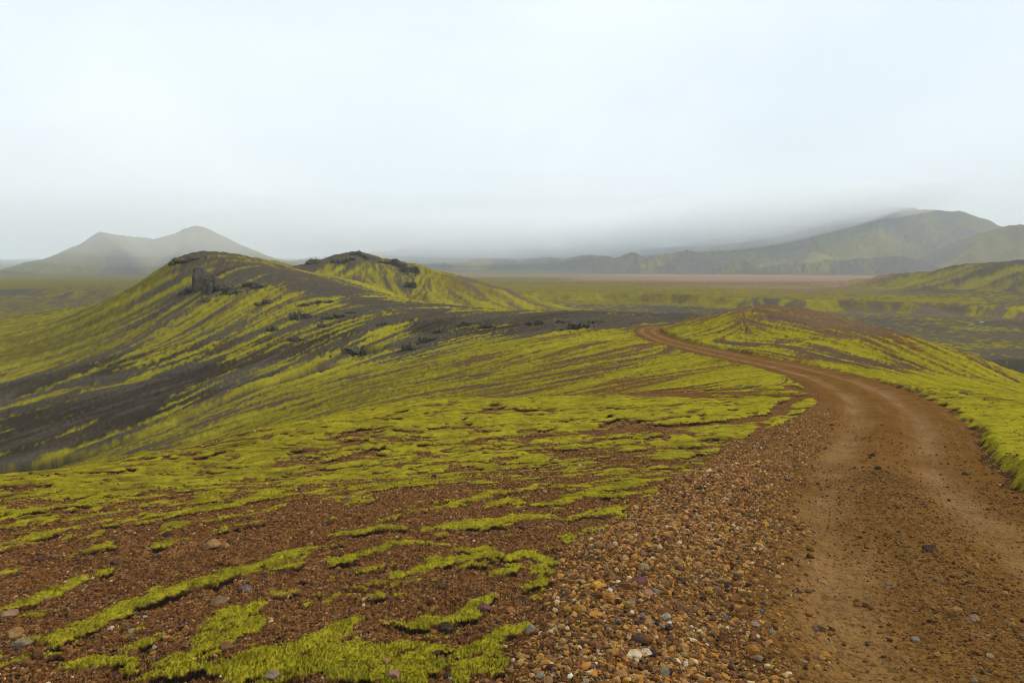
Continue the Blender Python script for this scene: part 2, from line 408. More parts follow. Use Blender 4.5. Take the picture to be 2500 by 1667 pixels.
# ------------------------------------------------------------------ what grows where: moss cover, soil darkness, moss hue, tan sand
CP = [
    # near slope
    (100, 1500, .10, .0, .9, 0), (600, 1450, .10, .0, .9, 0), (1000, 1350, .12, .0, .9, 0), (300, 1300, .06, .05, .8, 0), (800, 1250, .06, .05, .8, 0),
    (200, 1180, .40, .05, .8, 0), (700, 1130, .44, .05, .8, 0), (1200, 1120, .36, .05, .8, 0), (1500, 1080, .46, .0, .8, 0), (1100, 1220, .15, .0, .9, 0), (1300, 1330, .05, 0, .9, 0),
    (100, 1110, .74, .1, .6, 0), (500, 1040, .70, .1, .6, 0), (900, 1030, .62, .1, .7, 0), (1300, 1030, .58, .1, .7, 0), (1600, 1010, .66, .1, .7, 0), (1100, 1080, .48, .1, .7, 0),
    (300, 1060, .8, .1, .6, 0), (900, 970, .80, .1, .7, 0), (1300, 960, .80, .1, .8, 0), (1600, 950, .86, .1, .8, 0), (1100, 940, .80, .1, .7, 0), (1800, 935, .78, .1, .8, 0),
    (1400, 925, .92, .1, .8, 0), (1200, 925, .85, .1, .7, 0), (1750, 960, .7, 0, .8, 0),
    # brown scars left of the road
    (1500, 905, .30, .1, .6, 0), (1650, 900, .45, .0, .6, 0), (1760, 905, .62, .0, .6, 0), (1420, 885, .5, .1, .5, 0), (1850, 880, .85, 0, .8, 0), (1900, 900, .9, 0, .8, 0),
    (1600, 870, .9, .1, .8, 0), (1700, 860, .92, .1, .8, 0), (1500, 850, .86, .1, .7, 0), (1600, 830, .92, .1, .75, 0), (1780, 870, .9, .1, .8, 0),
    # right of the road
    (2100, 870, .95, .1, .8, 0), (2250, 930, .97, .1, .9, 0), (2340, 1010, .97, .1, 1, 0), (2200, 960, .97, .1, .9, 0), (2340, 1080, .9, .1, 1, 0), (2340, 950, .95, .1, .9, 0),
    (2100, 820, .88, .2, .9, 0), (2250, 880, .9, .2, .9, 0), (2200, 850, .8, .2, .9, 0), (2330, 890, .88, .2, .9, 0), (2050, 850, .72, .3, .7, 0),
    # dome hill
    (1720, 712, .18, .35, .6, .3), (1800, 725, .12, .35, .6, .3), (1900, 745, .12, .4, .6, .3), (1980, 770, .22, .4, .6, .2), (1650, 735, .6, .2, .7, .1), (1570, 755, .85, .1, .8, 0),
    (1620, 775, .86, .1, .8, 0), (1740, 752, .45, .3, .7, .2), (1800, 765, .75, .2, .8, 0), (1900, 785, .72, .2, .8, 0), (1990, 800, .82, .2, .8, 0), (1780, 785, .15, .5, .6, .1), (1870, 800, .12, .5, .6, .1),
    (1960, 825, .15, .55, .6, 0), (2010, 835, .25, .5, .6, 0), (1750, 805, .7, .1, .8, 0), (1880, 835, .85, .1, .8, 0), (1990, 858, .85, .1, .8, 0), (2060, 780, .75, .2, .9, 0), (1680, 760, .78, .1, .8, 0),
    # bowl, near wall
    (1400, 770, .85, .3, .7, 0), (1300, 790, .82, .3, .65, 0), (1200, 800, .80, .3, .6, 0), (1400, 830, .72, .3, .55, 0), (1100, 830, .72, .4, .55, 0), (1300, 850, .72, .3, .5, 0),
    (1000, 860, .8, .4, .55, 0), (1200, 880, .78, .3, .5, 0), (900, 890, .82, .4, .5, 0), (700, 940, .85, .4, .5, 0), (500, 1000, .85, .5, .5, 0), (300, 1045, .82, .5, .5, 0),
    (560, 930, .78, .6, .6, 0), (400, 960, .8, .6, .55, 0), (700, 880, .85, .6, .6, 0), (780, 840, .8, .6, .9, 0), (850, 820, .45, .7, .8, 0), (700, 850, .85, .6, .7, 0), (200, 1050, .8, .6, .5, 0), (50, 1085, .7, .6, .5, 0),
    # dark crest band
    (1400, 740, .35, .9, .6, 0), (1300, 738, .1, .95, .5, 0), (1200, 752, .12, .95, .5, 0), (1100, 760, .25, .95, .6, 0), (1000, 745, .1, 1, .5, 0), (900, 730, .15, 1, .5, 0), (980, 790, .3, .95, .6, 0),
    (880, 765, .55, .9, .9, 0), (820, 790, .35, .9, .8, 0), (760, 770, .3, 1, .6, 0), (1080, 790, .6, .7, .6, 0), (1350, 722, .05, 1, .5, .0), (1550, 722, .1, 1, .5, 0),
    (1200, 728, .03, 1, .5, 0), (1000, 715, .03, 1, .5, 0), (850, 690, .04, 1, .5, 0), (750, 665, .04, 1, .5, 0), (680, 640, .12, 1, .5, 0), (600, 625, .18, 1, .5, 0), (520, 600, .15, 1, .4, 0), (450, 595, .1, 1, .4, 0),
    (560, 615, .4, .9, .7, 0), (760, 640, .55, .9, .6, 0),
    # ridge slope
    (640, 690, .72, .8, .75, 0), (560, 690, .8, .8, .7, 0), (700, 700, .62, .8, .7, 0), (780, 715, .25, 1, .6, 0), (480, 660, .55, 1, .5, 0), (430, 640, .35, 1, .4, 0), (380, 660, .5, 1, .4, 0),
    (400, 720, .72, .8, .55, 0), (500, 740, .78, .8, .6, 0), (600, 750, .68, .8, .6, 0), (700, 760, .55, .9, .6, 0), (300, 720, .85, .7, .45, 0), (200, 750, 1.0, .7, .4, 0), (100, 770, 1.05, .7, .45, 0), (30, 800, 1.05, .7, .45, 0), (60, 760, 1.05, .7, .45, 0), (250, 722, 1.0, .7, .45, 0), (130, 745, 1.05, .7, .45, 0),
    (280, 780, .85, .7, .5, 0), (420, 780, .6, .9, .55, 0), (180, 810, .9, .7, .45, 0), (60, 850, .9, .7, .5, 0), (340, 815, .35, 1, .5, 0), (250, 845, .25, 1, .4, 0), (150, 865, .2, 1, .4, 0), (60, 880, .25, 1, .4, 0), (10, 850, .8, .8, .6, 0),
    (480, 800, .45, 1, .5, 0), (300, 870, .45, .9, .55, 0), (150, 890, .55, .9, .55, 0), (30, 915, .6, .9, .5, 0), (600, 790, .5, 1, .5, 0),
    (600, 820, .12, 1, .4, 0), (450, 860, .04, 1, .4, 0), (300, 920, .04, 1, .4, 0), (150, 950, .06, 1, .4, 0), (50, 1000, .12, 1, .4, 0), (300, 960, .05, 1, .4, 0), (100, 1020, .2, 1, .4, 0), (30, 960, .3, 1, .4, 0), (700, 810, .3, 1, .5, 0),
    (420, 925, .3, 1, .45, 0), (250, 1000, .3, 1, .45, 0), (560, 860, .5, .9, .55, 0), (660, 840, .7, .8, .6, 0), (100, 1060, .55, .9, .45, 0),
    # knoll
    (760, 610, .45, .9, .5, 0), (830, 600, .45, .9, .5, 0), (850, 625, .65, .9, .7, 0), (900, 620, .65, .9, .8, 0), (800, 640, .35, .9, .5, 0), (900, 650, .45, .9, .5, 0), (960, 650, .7, .7, .8, 0), (1020, 680, .8, .6, .7, 0),
    (750, 630, .85, .6, .9, 0), (850, 655, .85, .6, .9, 0), (950, 690, .75, .7, .7, 0), (1080, 700, .82, .6, .7, 0), (1150, 712, .8, .5, .8, .1), (1060, 715, .5, 1, .6, 0), (700, 615, .6, .9, .6, 0),
    # plain
    (1020, 640, .75, .8, .4, .3), (1100, 655, .7, .8, .4, .3), (1200, 640, .7, .8, .4, .4), (1200, 670, .85, .6, .5, .1), (1350, 660, .8, .6, .5, .2), (1300, 690, .9, .5, .5, 0), (1450, 690, .85, .5, .5, 0), (1600, 685, .85, .5, .55, 0),
    (1250, 700, .85, .6, .6, .2), (1400, 706, .45, 1, .5, 0), (1550, 708, .3, 1, .5, 0), (1700, 705, .55, 1, .5, 0), (1250, 712, .7, .8, .7, .1), (1500, 665, .75, .5, .5, .4), (1650, 665, .75, .5, .5, .4), (1800, 660, .4, .6, .5, .8),
    (1400, 640, .3, .6, .4, .9), (1600, 640, .1, .5, .4, 1), (1800, 640, .1, .5, .4, 1), (1950, 645, .15, .6, .4, .9), (1500, 632, .2, .5, .4, 1), (1700, 632, .1, .5, .4, 1), (1900, 635, .15, .4, .4, 1), (1250, 632, .45, .6, .4, .8), (1100, 630, .6, .7, .4, .4), (1750, 675, .7, .6, .6, .4),
    (1900, 672, .55, .9, .5, .4), (2000, 665, .45, .9, .5, .5), (2050, 690, .85, .6, .65, 0), (2200, 695, .8, .7, .65, 0), (1900, 695, .85, .6, .6, 0), (2330, 700, .5, 1, .6, 0), (1850, 705, .4, 1, .5, .2), (2000, 718, .3, .95, .5, .3), (2150, 722, .12, .95, .5, .3), (2300, 722, .1, .95, .5, .3),
    (2050, 738, .25, 1, .6, 0), (2200, 735, .5, 1, .6, 0), (2100, 752, .25, 1, .7, 0), (2250, 755, .55, .9, .75, 0), (2340, 745, .2, 1, .5, 0), (2200, 775, .3, .9, .5, .1), (2330, 775, .12, 1, .5, .1), (2300, 790, .55, .8, .7, 0), (2200, 795, .6, .8, .7, 0), (2330, 810, .08, 1, .5, .1), (2250, 815, .35, 1, .6, 0), (2330, 845, .3, 1, .6, 0),
    # streaked ridge
    (2050, 650, .35, 1, .4, 0), (2150, 640, .45, 1, .5, 0), (2250, 630, .55, 1, .55, 0), (2330, 620, .6, .95, .55, 0), (2150, 665, .25, 1, .4, 0), (2280, 660, .42, 1, .5, 0), (2340, 675, .4, 1, .5, 0),
    # left valley and mountain
    (30, 728, .8, .85, .3, 0), (60, 708, .6, .85, .25, 0), (150, 690, .5, .85, .25, 0), (250, 665, .55, .85, .25, 0), (50, 680, .6, .85, .25, 0), (20, 660, .8, .8, .3, 0), (100, 650, .85, .8, .3, 0), (200, 675, .45, .85, .2, 0), (120, 665, .65, .8, .3, 0), (40, 645, .9, .8, .3, 0),
    (150, 620, 1.0, .6, .45, 0), (220, 580, 1.0, .6, .45, 0), (300, 590, .35, 1, .2, 0), (290, 620, .35, 1, .2, 0), (330, 600, .8, .8, .25, 0), (400, 560, 1.0, .6, .45, 0), (360, 630, 1.0, .6, .45, 0), (440, 540, .95, .6, .45, 0), (310, 548, .95, .5, .3, 0), (480, 565, .5, .9, .2, 0),
    (610, 600, .85, .6, .5, 0),
    # right mountains
    (1600, 570, .7, .8, .3, 0), (1700, 565, .8, .8, .35, 0), (1800, 550, .75, .8, .35, 0), (1900, 570, .85, .7, .4, 0), (1900, 530, .6, .9, .3, 0), (2000, 520, .55, .9, .3, 0), (2050, 570, .85, .7, .4, 0), (2100, 520, .5, 1, .3, 0), (2150, 560, .45, 1, .3, .1), (2050, 585, .9, .7, .4, .1),
    (2180, 580, .2, 1, .3, .1), (1800, 575, .6, .8, .35, 0), (2250, 585, .95, .5, .5, 0), (2320, 560, .95, .5, .5, 0), (2340, 590, .95, .5, .5, 0), (2300, 535, .8, .6, .45, 0),
    (1600, 590, .1, 1, .2, 0), (1700, 612, .25, 1, .3, 0), (1450, 590, .15, 1, .2, 0), (1950, 605, .12, 1, .2, 0), (2080, 605, .06, 1, .2, 0), (1850, 610, .4, 1, .3, 0), (1500, 610, .3, 1, .3, 0), (1250, 605, .5, 1, .2, 0), (1100, 605, .5, 1, .2, 0), (1150, 560, .3, 1, .2, 0), (1400, 570, .3, 1, .2, 0),
]
CP = [(c[0], c[1], c[2] + (0.1 if (c[0] > 1850 and 655 < c[1] < 820 and c[2] < 0.5) else 0), min(c[3], 0.86) if (c[1] < 745 or c[0] > 1200) else c[3], c[4], c[5]) for c in CP]
cpts = np.array([drop(c[0], c[1], z) for c in CP])
cq = lp(cpts).astype(np.float32)
cv = np.array([c[2:] for c in CP], np.float32)
# evaluated on a coarser grid, then spread to every vertex
ri = np.unique(np.concatenate([np.arange(0, NR, 3), [NR - 1]])); ci = np.unique(np.concatenate([np.arange(0, 1001, 3), np.arange(1000, NC)]))
tg = TH[ci][None, :].astype(np.float32); lg = LR[ri][:, None].astype(np.float32)
num = np.zeros((4, len(ri), len(ci)), np.float32); den = np.zeros((len(ri), len(ci)), np.float32)
for i in range(len(cq)):
    d2 = (tg - cq[i, 0]) ** 2 + (lg - cq[i, 1]) ** 2 + 4e-5
    w = 1.0 / (d2 * d2)
    den += w
    for k in range(4): num[k] += w * cv[i, k]
fields = []
colpos = np.arange(NC); rowpos = np.arange(NR)
ii = np.clip(np.searchsorted(ri, rowpos, side='right') - 1, 0, len(ri) - 2); fr = ((rowpos - ri[ii]) / (ri[ii + 1] - ri[ii])).astype(np.float32)[:, None]
jj = np.clip(np.searchsorted(ci, colpos, side='right') - 1, 0, len(ci) - 2); fc = ((colpos - ci[jj]) / (ci[jj + 1] - ci[jj])).astype(np.float32)[None, :]
for k in range(4):
    f = num[k] / den
    a = f[ii] * (1 - fr) + f[ii + 1] * fr
    fields.append((a[:, jj] * (1 - fc) + a[:, jj + 1] * fc).astype(np.float32))
cover, dark, hue, tan = fields

# ------------------------------------------------------------------ streaks that follow the fall line of every slope
gz_c = np.gradient(zb, axis=1) / DTH
gz_r = np.gradient(zb, axis=0) / np.gradient(LR)[:, None].astype(np.float32)
for _ in range(2):
    gz_c[1:-1] = (gz_c[:-2] + 2 * gz_c[1:-1] + gz_c[2:]) / 4; gz_r[1:-1] = (gz_r[:-2] + 2 * gz_r[1:-1] + gz_r[2:]) / 4
    gz_c[:, 2:-2] = (gz_c[:, :-4] + 2 * gz_c[:, 2:-2] + gz_c[:, 4:]) / 4; gz_r[:, 2:-2] = (gz_r[:, :-4] + 2 * gz_r[:, 2:-2] + gz_r[:, 4:]) / 4
slope = np.hypot(gz_c, gz_r) / RG
vc = gz_c / DTH; vr = gz_r / np.gradient(LR)[:, None]        # to index units
# foreshortening makes rows denser than columns in the picture; keep the step even in index space
n_ = np.hypot(vc, vr) + 1e-9
vc = (vc / n_).astype(np.float32); vr = (vr / n_).astype(np.float32)
# run-off lines read from the photograph on the bowl, the ridge and the dome hill
ARROWS = [(430, 620, 250, 740), (380, 645, 220, 715), (300, 690, 120, 765), (250, 760, 80, 815), (520, 690, 360, 785), (600, 690, 450, 780), (640, 740, 480, 820), (500, 800, 300, 872), (350, 820, 150, 884), (300, 880, 80, 935),
          (450, 860, 200, 935), (400, 930, 150, 1012), (250, 980, 50, 1052), (700, 760, 560, 832), (740, 800, 600, 862), (600, 850, 420, 932), (1000, 850, 760, 910), (900, 890, 680, 950), (700, 930, 500, 992), (480, 990, 280, 1055),
          (1200, 800, 1000, 850), (1400, 780, 1200, 830), (1200, 870, 1000, 905), (1400, 850, 1180, 888), (850, 770, 740, 820), (1000, 770, 860, 812), (700, 700, 600, 750), (800, 730, 680, 770), (150, 770, 20, 800), (560, 630, 470, 690),
          (2050, 810, 2300, 900), (2000, 850, 2250, 932), (1900, 760, 2080, 830), (1700, 762, 1900, 795), (1650, 750, 1560, 778), (1780, 790, 1960, 828), (1720, 720, 1860, 738), (2200, 830, 2340, 890), (1650, 850, 1500, 875), (1550, 830, 1400, 860),
          (2335, 612, 2200, 655), (2200, 622, 2080, 655), (2345, 645, 2200, 682), (2100, 632, 2010, 655)]
ap = np.array([lp([drop(a[0], a[1], z), drop(a[2], a[3], z)]) for a in ARROWS])          # n, 2 ends, (theta, ln r)
am = ap.mean(1).astype(np.float32); ad = ap[:, 1] - ap[:, 0]; ad /= np.linalg.norm(ad, axis=1, keepdims=True)
sa_ = slice(int(np.searchsorted(RR, 30)), int(np.searchsorted(RR, 760)))
wsum_ = 0; fx_ = 0; fy_ = 0
for q2, d2_ in zip(am, ad.astype(np.float32)):
    w = 1.0 / (((TG[sa_] - q2[0]) ** 2 + (LG[sa_] - q2[1]) ** 2) + 2e-3) ** 2
    wsum_ = wsum_ + w; fx_ = fx_ + w * d2_[0]; fy_ = fy_ + w * d2_[1]
fx_ /= wsum_; fy_ /= wsum_
ic = fx_ / DTH; ir = fy_ / np.gradient(LR)[sa_][:, None]
n2_ = np.hypot(ic, ir) + 1e-9
SRI = REG_NAMES.index('streaked_ridge')
on_ = (reg[sa_] == 0) | (reg[sa_] == SRI)
wt = (on_ * sstep(30, 40, RG[sa_])).astype(np.float32)
sg_ = np.sign(ic * vc[sa_] + ir * vr[sa_] + 1e-9) * 0 - 1.0      # gradient points uphill, arrows point down
vc[sa_] = vc[sa_] * (1 - wt) + wt * sg_ * ic / n2_
vr[sa_] = vr[sa_] * (1 - wt) + wt * sg_ * ir / n2_
slope[sa_] = np.where(on_, np.maximum(slope[sa_], 0.16), slope[sa_])

LIC0 = int(np.searchsorted(RR, 27.0)); LICN = 1001
def lic(noise, steps, h):
    """smear noise along the run-off lines (beyond the near slope)"""
    nz_ = np.ascontiguousarray(noise[LIC0:, :LICN]).ravel(); n_r = NR - LIC0
    acc = nz_.copy(); wsum = 1.0
    b_r = np.repeat(np.arange(n_r, dtype=np.float32), LICN); b_c = np.tile(np.arange(LICN, dtype=np.float32), n_r)
    fr_ = np.ascontiguousarray(vr[LIC0:, :LICN]).ravel(); fc_ = np.ascontiguousarray(vc[LIC0:, :LICN]).ravel()
    for sgn in (1, -1):
        pr = b_r.copy(); pc = b_c.copy(); flat = np.arange(n_r * LICN)
        for k in range(steps):
            pr += sgn * h * fr_[flat]; pc += sgn * h * fc_[flat]
            np.clip(pr, 0, n_r - 1, out=pr); np.clip(pc, 0, LICN - 1, out=pc)
            flat = (pr + 0.5).astype(np.int32) * LICN + (pc + 0.5).astype(np.int32)
            w_k = 1 - k / steps
            acc += nz_[flat] * w_k; wsum += w_k
    acc /= wsum
    out = np.zeros((NR, NC), np.float32)
    out[LIC0:, :LICN] = (acc / (acc.std() + 1e-6)).reshape(n_r, LICN)
    return out

def wnoise(nr, nc):
    a = rng.standard_normal((NR, NC)).astype(np.float32)
    for _ in range(nr): a[1:-1] = (a[:-2] + 2 * a[1:-1] + a[2:]) / 4
    for _ in range(nc): a[:, 1:-1] = (a[:, :-2] + 2 * a[:, 1:-1] + a[:, 2:]) / 4
    return a / a.std()

def blur(a, n):
    for _ in range(n):
        a[1:-1] = (a[:-2] + 2 * a[1:-1] + a[2:]) / 4
        a[:, 1:-1] = (a[:, :-2] + 2 * a[:, 1:-1] + a[:, 2:]) / 4
    return a
wn = blur(rng.standard_normal((NR, NC)).astype(np.float32), 1); wn /= wn.std()
lic_f = lic(wn, 22, 1.6)
wn1 = blur(rng.standard_normal((NR, NC)).astype(np.float32), 5); wn1 /= wn1.std()
lic_m = lic(wn1, 22, 3.2)
wn2 = blur(rng.standard_normal((NR, NC)).astype(np.float32), 14); wn2 /= wn2.std()
lic_c = lic(wn2, 16, 6.0)

# ------------------------------------------------------------------ moss mats of the near slope, traced one by one
def z4(*p): return [(0.46 * a, 847 + 0.46 * b, h * 0.46) for a, b, h in p]
def z5(*p): return [(753 + 0.46 * a, 847 + 0.46 * b, h * 0.46) for a, b, h in p]
STROKES = [
    z4((200, 1430, 25), (330, 1350, 45), (450, 1280, 50), (600, 1220, 48), (760, 1160, 42), (900, 1110, 40), (970, 1105, 16), (1080, 1068, 26), (1180, 1030, 24), (1250, 1000, 42), (1400, 960, 40), (1500, 930, 14)),
    z4((1230, 1020, 14), (1380, 1003, 16), (1510, 982, 12)), z4((0, 1190, 30), (150, 1150, 30), (290, 1110, 24), (400, 1060, 22)),
    z4((350, 1545, 20), (480, 1490, 30), (600, 1470, 34), (720, 1500, 20)), z4((650, 1400, 12), (780, 1352, 16)), z4((150, 1370, 16), (210, 1360, 12)), z4((0, 1530, 10), (120, 1480, 18), (250, 1460, 14)),
    z4((960, 1390, 22), (1050, 1300, 42), (1150, 1250, 44), (1280, 1195, 20)), z4((1000, 1380, 40), (1130, 1320, 60), (1300, 1260, 40)), z4((860, 1470, 30), (1000, 1420, 46), (1120, 1390, 30)), z4((700, 1568, 30), (860, 1510, 44), (1020, 1450, 30)),
    z4((900, 1568, 40), (1100, 1530, 40), (1300, 1480, 60), (1480, 1400, 50), (1640, 1330, 40), (1740, 1270, 22), (1820, 1250, 14)), z4((1250, 1560, 60), (1450, 1520, 70), (1650, 1470, 70), (1840, 1470, 60)), z4((1300, 1440, 40), (1500, 1420, 60), (1700, 1370, 50)),
    z4((0, 690, 12), (250, 650, 16), (520, 620, 22), (700, 605, 24), (850, 585, 16), (1000, 550, 10)), z4((0, 770, 16), (200, 715, 22), (400, 690, 18), (600, 650, 18), (700, 640, 10)),
    z4((180, 795, 8), (300, 752, 18), (410, 738, 14)), z4((740, 780, 8), (900, 735, 20), (1050, 705, 26), (1170, 690, 30), (1290, 645, 26), (1400, 605, 24), (1480, 590, 14)), z4((980, 662, 8), (1090, 625, 18), (1160, 605, 14)),
    z4((380, 812, 8), (470, 790, 14), (560, 770, 10)), z4((20, 920, 8), (110, 900, 16), (200, 880, 10)), z4((380, 945, 8), (480, 925, 16), (570, 910, 8)), z4((800, 915, 8), (860, 900, 18), (915, 888, 8)), z4((1080, 840, 5), (1240, 805, 9), (1400, 780, 7)),
    z4((430, 860, 12), (480, 840, 8)), z4((1640, 855, 14), (1740, 835, 18), (1840, 820, 14)), z4((1680, 965, 18), (1840, 930, 22)), z4((0, 1035, 8), (60, 1018, 14), (120, 1010, 6)), z4((1360, 1150, 6), (1420, 1140, 12), (1480, 1128, 8)), z4((380, 1050, 20), (410, 1060, 8)),
    z4((450, 1030, 6), (520, 1020, 12)),
    z5((20, 550, 10), (150, 530, 14), (400, 500, 10)), z5((320, 560, 8), (450, 530, 14), (700, 505, 18), (900, 482, 12), (1260, 465, 8)), z5((120, 650, 6), (300, 610, 14), (420, 570, 18), (560, 530, 14)), z5((450, 590, 7), (600, 560, 12), (760, 520, 9)),
    z5((900, 550, 8), (1100, 532, 12), (1300, 512, 12), (1480, 500, 14)), z5((650, 682, 12), (800, 640, 18), (1000, 603, 14), (1110, 575, 8)), z5((360, 738, 18), (480, 722, 14), (620, 690, 12)), z5((820, 680, 14), (940, 664, 18)),
    z5((970, 692, 12), (1150, 660, 22), (1300, 620, 30), (1440, 580, 32), (1600, 565, 26), (1720, 540, 12)), z5((1220, 640, 20), (1400, 625, 24), (1620, 605, 20)), z5((500, 812, 8), (600, 800, 30), (750, 785, 40), (900, 760, 34), (1080, 725, 16)),
    z5((1220, 722, 12), (1400, 700, 18), (1520, 735, 14)), z5((1215, 890, 30), (1270, 850, 46), (1350, 820, 36), (1450, 770, 18)), z5((60, 942, 8), (200, 918, 16), (330, 890, 26), (460, 875, 20), (560, 872, 10)), z5((150, 1005, 14), (330, 985, 14)),
    z5((630, 915, 10), (760, 905, 12), (820, 915, 8)), z5((340, 1025, 10), (480, 1000, 20), (600, 970, 24), (740, 930, 30), (900, 945, 26), (1050, 950, 26), (1230, 960, 20)), z5((820, 1030, 14), (960, 1000, 30), (1190, 1000, 30)), z5((1010, 1075, 14), (1100, 1055, 26), (1200, 1030, 20)),
    z5((300, 1280, 12), (430, 1250, 28), (580, 1215, 34), (700, 1175, 30), (800, 1135, 14)), z5((0, 845, 14), (150, 822, 18), (370, 803, 10)), z5((1080, 1130, 8), (1150, 1110, 10)),
    z5((0, 1400, 40), (70, 1330, 30), (180, 1265, 14)), z5((0, 1500, 60), (200, 1480, 40), (360, 1430, 40), (520, 1410, 40), (700, 1390, 40), (860, 1330, 36), (1000, 1250, 26), (1110, 1190, 22)), z5((0, 1560, 40), (250, 1540, 40), (450, 1490, 50), (640, 1460, 50), (820, 1440, 40), (900, 1400, 20)),
    z5((640, 1540, 16), (800, 1500, 30), (870, 1480, 14)), z5((280, 1080, 14), (340, 1065, 14)), z5((820, 1370, 24), (930, 1290, 24), (1040, 1210, 18)), z5((1720, 445, 22), (1840, 420, 24)), z5((1480, 560, 14), (1600, 520, 14), (1680, 500, 8)),
]
sl3 = near_rows(34)
xs, ys = X[sl3], Y[sl3]
wx_ = xs + 0.14 * fbm(xs / 0.55, ys / 0.55, 4, 301, 0.6) ; wy_ = ys + 0.20 * fbm(xs / 0.55 + 5, ys / 0.55, 4, 302, 0.6)
dense = np.zeros(xs.shape, bool); dense[:, :1001] = True
stroke = np.full(xs.shape, -1.0, np.float32)
for st in STROKES:
    w3 = []
    for (px, py, h) in st:
        p = drop(px, min(py, 1560), z)
        dpx = p[1] / FPX
        w3.append((p[0], p[1], max(0.035, 1.75 * h * dpx)))
    w3 = np.array(w3)
    for a, b in zip(w3[:-1], w3[1:]):
        lo = np.minimum(a[:2], b[:2]) - 1.0; hi = np.maximum(a[:2], b[:2]) + 1.0
        r0, r1 = max(0.16, math.hypot(*(np.clip(0, lo, hi)))), math.hypot(max(abs(lo[0]), abs(hi[0])), max(abs(lo[1]), abs(hi[1])))
        i0, i1 = np.searchsorted(RR, [r0, r1]); i1 = min(i1, xs.shape[0])
        if i0 >= i1: continue
        sx, sy = wx_[i0:i1, :1001], wy_[i0:i1, :1001]
        dx, dy = b[0] - a[0], b[1] - a[1]
        t = np.clip(((sx - a[0]) * dx + (sy - a[1]) * dy) / (dx * dx + dy * dy + 1e-9), 0, 1)
        d = np.hypot(sx - a[0] - t * dx, sy - a[1] - t * dy)
        sc = 1 - d / (a[2] + t * (b[2] - a[2]))
        stroke[i0:i1, :1001] = np.maximum(stroke[i0:i1, :1001], sc)
stroke = np.clip(stroke, -1, 1)
# bare footpath and wheel scars cutting the moss
SCARS = [([(1690, 838), (1745, 856), (1795, 876), (1828, 893), (1868, 903), (1885, 909), (1840, 916), (1805, 928), (1785, 945), (1745, 958), (1690, 968), (1600, 975), (1480, 984), (1350, 990)], 0.34),
         ([(1380, 905), (1480, 900), (1600, 902), (1700, 905), (1790, 912), (1850, 908)], 0.45), ([(1420, 905), (1560, 906), (1640, 903)], 0.9)]
scar = np.full(xs.shape, 9.0, np.float32)
for pl, wd in SCARS:
    ln = smooth_line([drop(px, py, z) for px, py in pl], 3)
    d, _, _ = line_dist(xs[:, :1001], ys[:, :1001], ln)
    scar[:, :1001] = np.minimum(scar[:, :1001], d / wd)

LPN1 = 0.8 * fbm(TG * 40, LG * 40, 2, 401) + 0.10 * wnoise(5, 8)
LPN2 = 0.33 * wnoise(1, 3)
sw = sstep(0.04, 0.16, slope).astype(np.float32)
LPN3 = blur(rng.standard_normal((NR, NC)).astype(np.float32), 1); LPN3 /= LPN3.std()
namp = np.clip(5.0 * cover * (1 - cover), 0.15, 1.0)
score = (cover - 0.5) * 2.1 - 0.10 + 0.20 * LPN3 + namp * sw * (0.26 * lic_c + 0.36 * lic_m + 0.72 * lic_f) + (0.22 + 0.4 * (1 - sw)) * LPN1 + (0.25 + 0.25 * (1 - sw)) * LPN2
# terracettes of the near slope: strips that run obliquely round the hill and widen with distance
tt, ll = TG[sl3], LG[sl3]
vv = ll - 0.5 * tt + 0.03 * fbm(tt * 9, ll * 9, 2, 410)
stripe = fbm(tt * 3.2, vv * 13, 3, 411)
fine = fbm(xs / 0.5, ys / 0.3, 4, 412, 0.6)
fine2 = fbm(tt * 15, vv * 36, 2, 414, 0.6)
fine3 = 0.35 * wnoise(1, 6)[sl3]
near_score = np.maximum(stroke * 1.25 + 0.35 * fine + 0.75 * fine2 + 0.35 * fine3 + 0.28,
                        (cover[sl3] - 0.55) * 1.9 + 0.8 * stripe + 0.25 * fine + 0.95 * fine2 + 0.55 * fine3)
near_score = near_score - 1.3 * sstep(0.42, 0.8, fbm(tt * 24, vv * 44, 2, 417))
near_score = np.where(xs > 30, -1, near_score)
wnear = (sstep(33, 26, ys) * (s[sl3] < 0)).astype(np.float32)
score[sl3] = score[sl3] * (1 - wnear) + near_score * wnear
pits = fbm(xs / 0.35, ys / 0.22, 3, 413)
score[sl3] -= (s[sl3] > 0) * 1.5 * sstep(0.35, 0.75, pits + 0.25 * fine) * sstep(40, 20, ys)
score[sl3] -= 2.2 * sstep(1.15, 0.55, scar + 0.5 * fine)
score = np.where((rd < 40) & (s > 0), np.minimum(score, (s + edge_r - ROADW_R - 0.12) * 1.5 + 0.5 * LPN1 + 0.3 * LPN2), score)
score = np.where((rd < 40) & (s <= 0), np.minimum(score, (-s + 0.6 * edge_n - ROADW_L - 0.25) * 4.0), score)
score -= 3 * bank
score -= 3 * (roadmask > 0.4)
score = score.astype(np.float32)
score = np.where(RG > 700, (cover - 0.5) * 2.1 + (score - (cover - 0.5) * 2.1) * 0.55, score).astype(np.float32)
mw = np.interp(RG, [4, 12, 30, 70, 200], [0.24, 0.2, 0.28, 0.5, 0.6])
M = sstep(-mw, mw, score).astype(np.float32)
hue = hue + np.where(RG < 34, 0.55 * fbm(TG * 22, (LG - 0.5 * TG) * 40, 2, 431), 0)
hue = hue + np.where(RG > 28, sw * (0.16 * lic_f + 0.14 * lic_m) + 0.25 * LPN2 - 0.12, 0)

hue = np.where(reg == 1, hue * 0.75, hue); hue = np.where(RG > 700, hue * 0.6, hue)
M = np.where(reg == 1, M * 1.0, np.where(RG > 700, M * 0.85, np.where(reg == SRI, M * 0.7, M))).astype(np.float32)

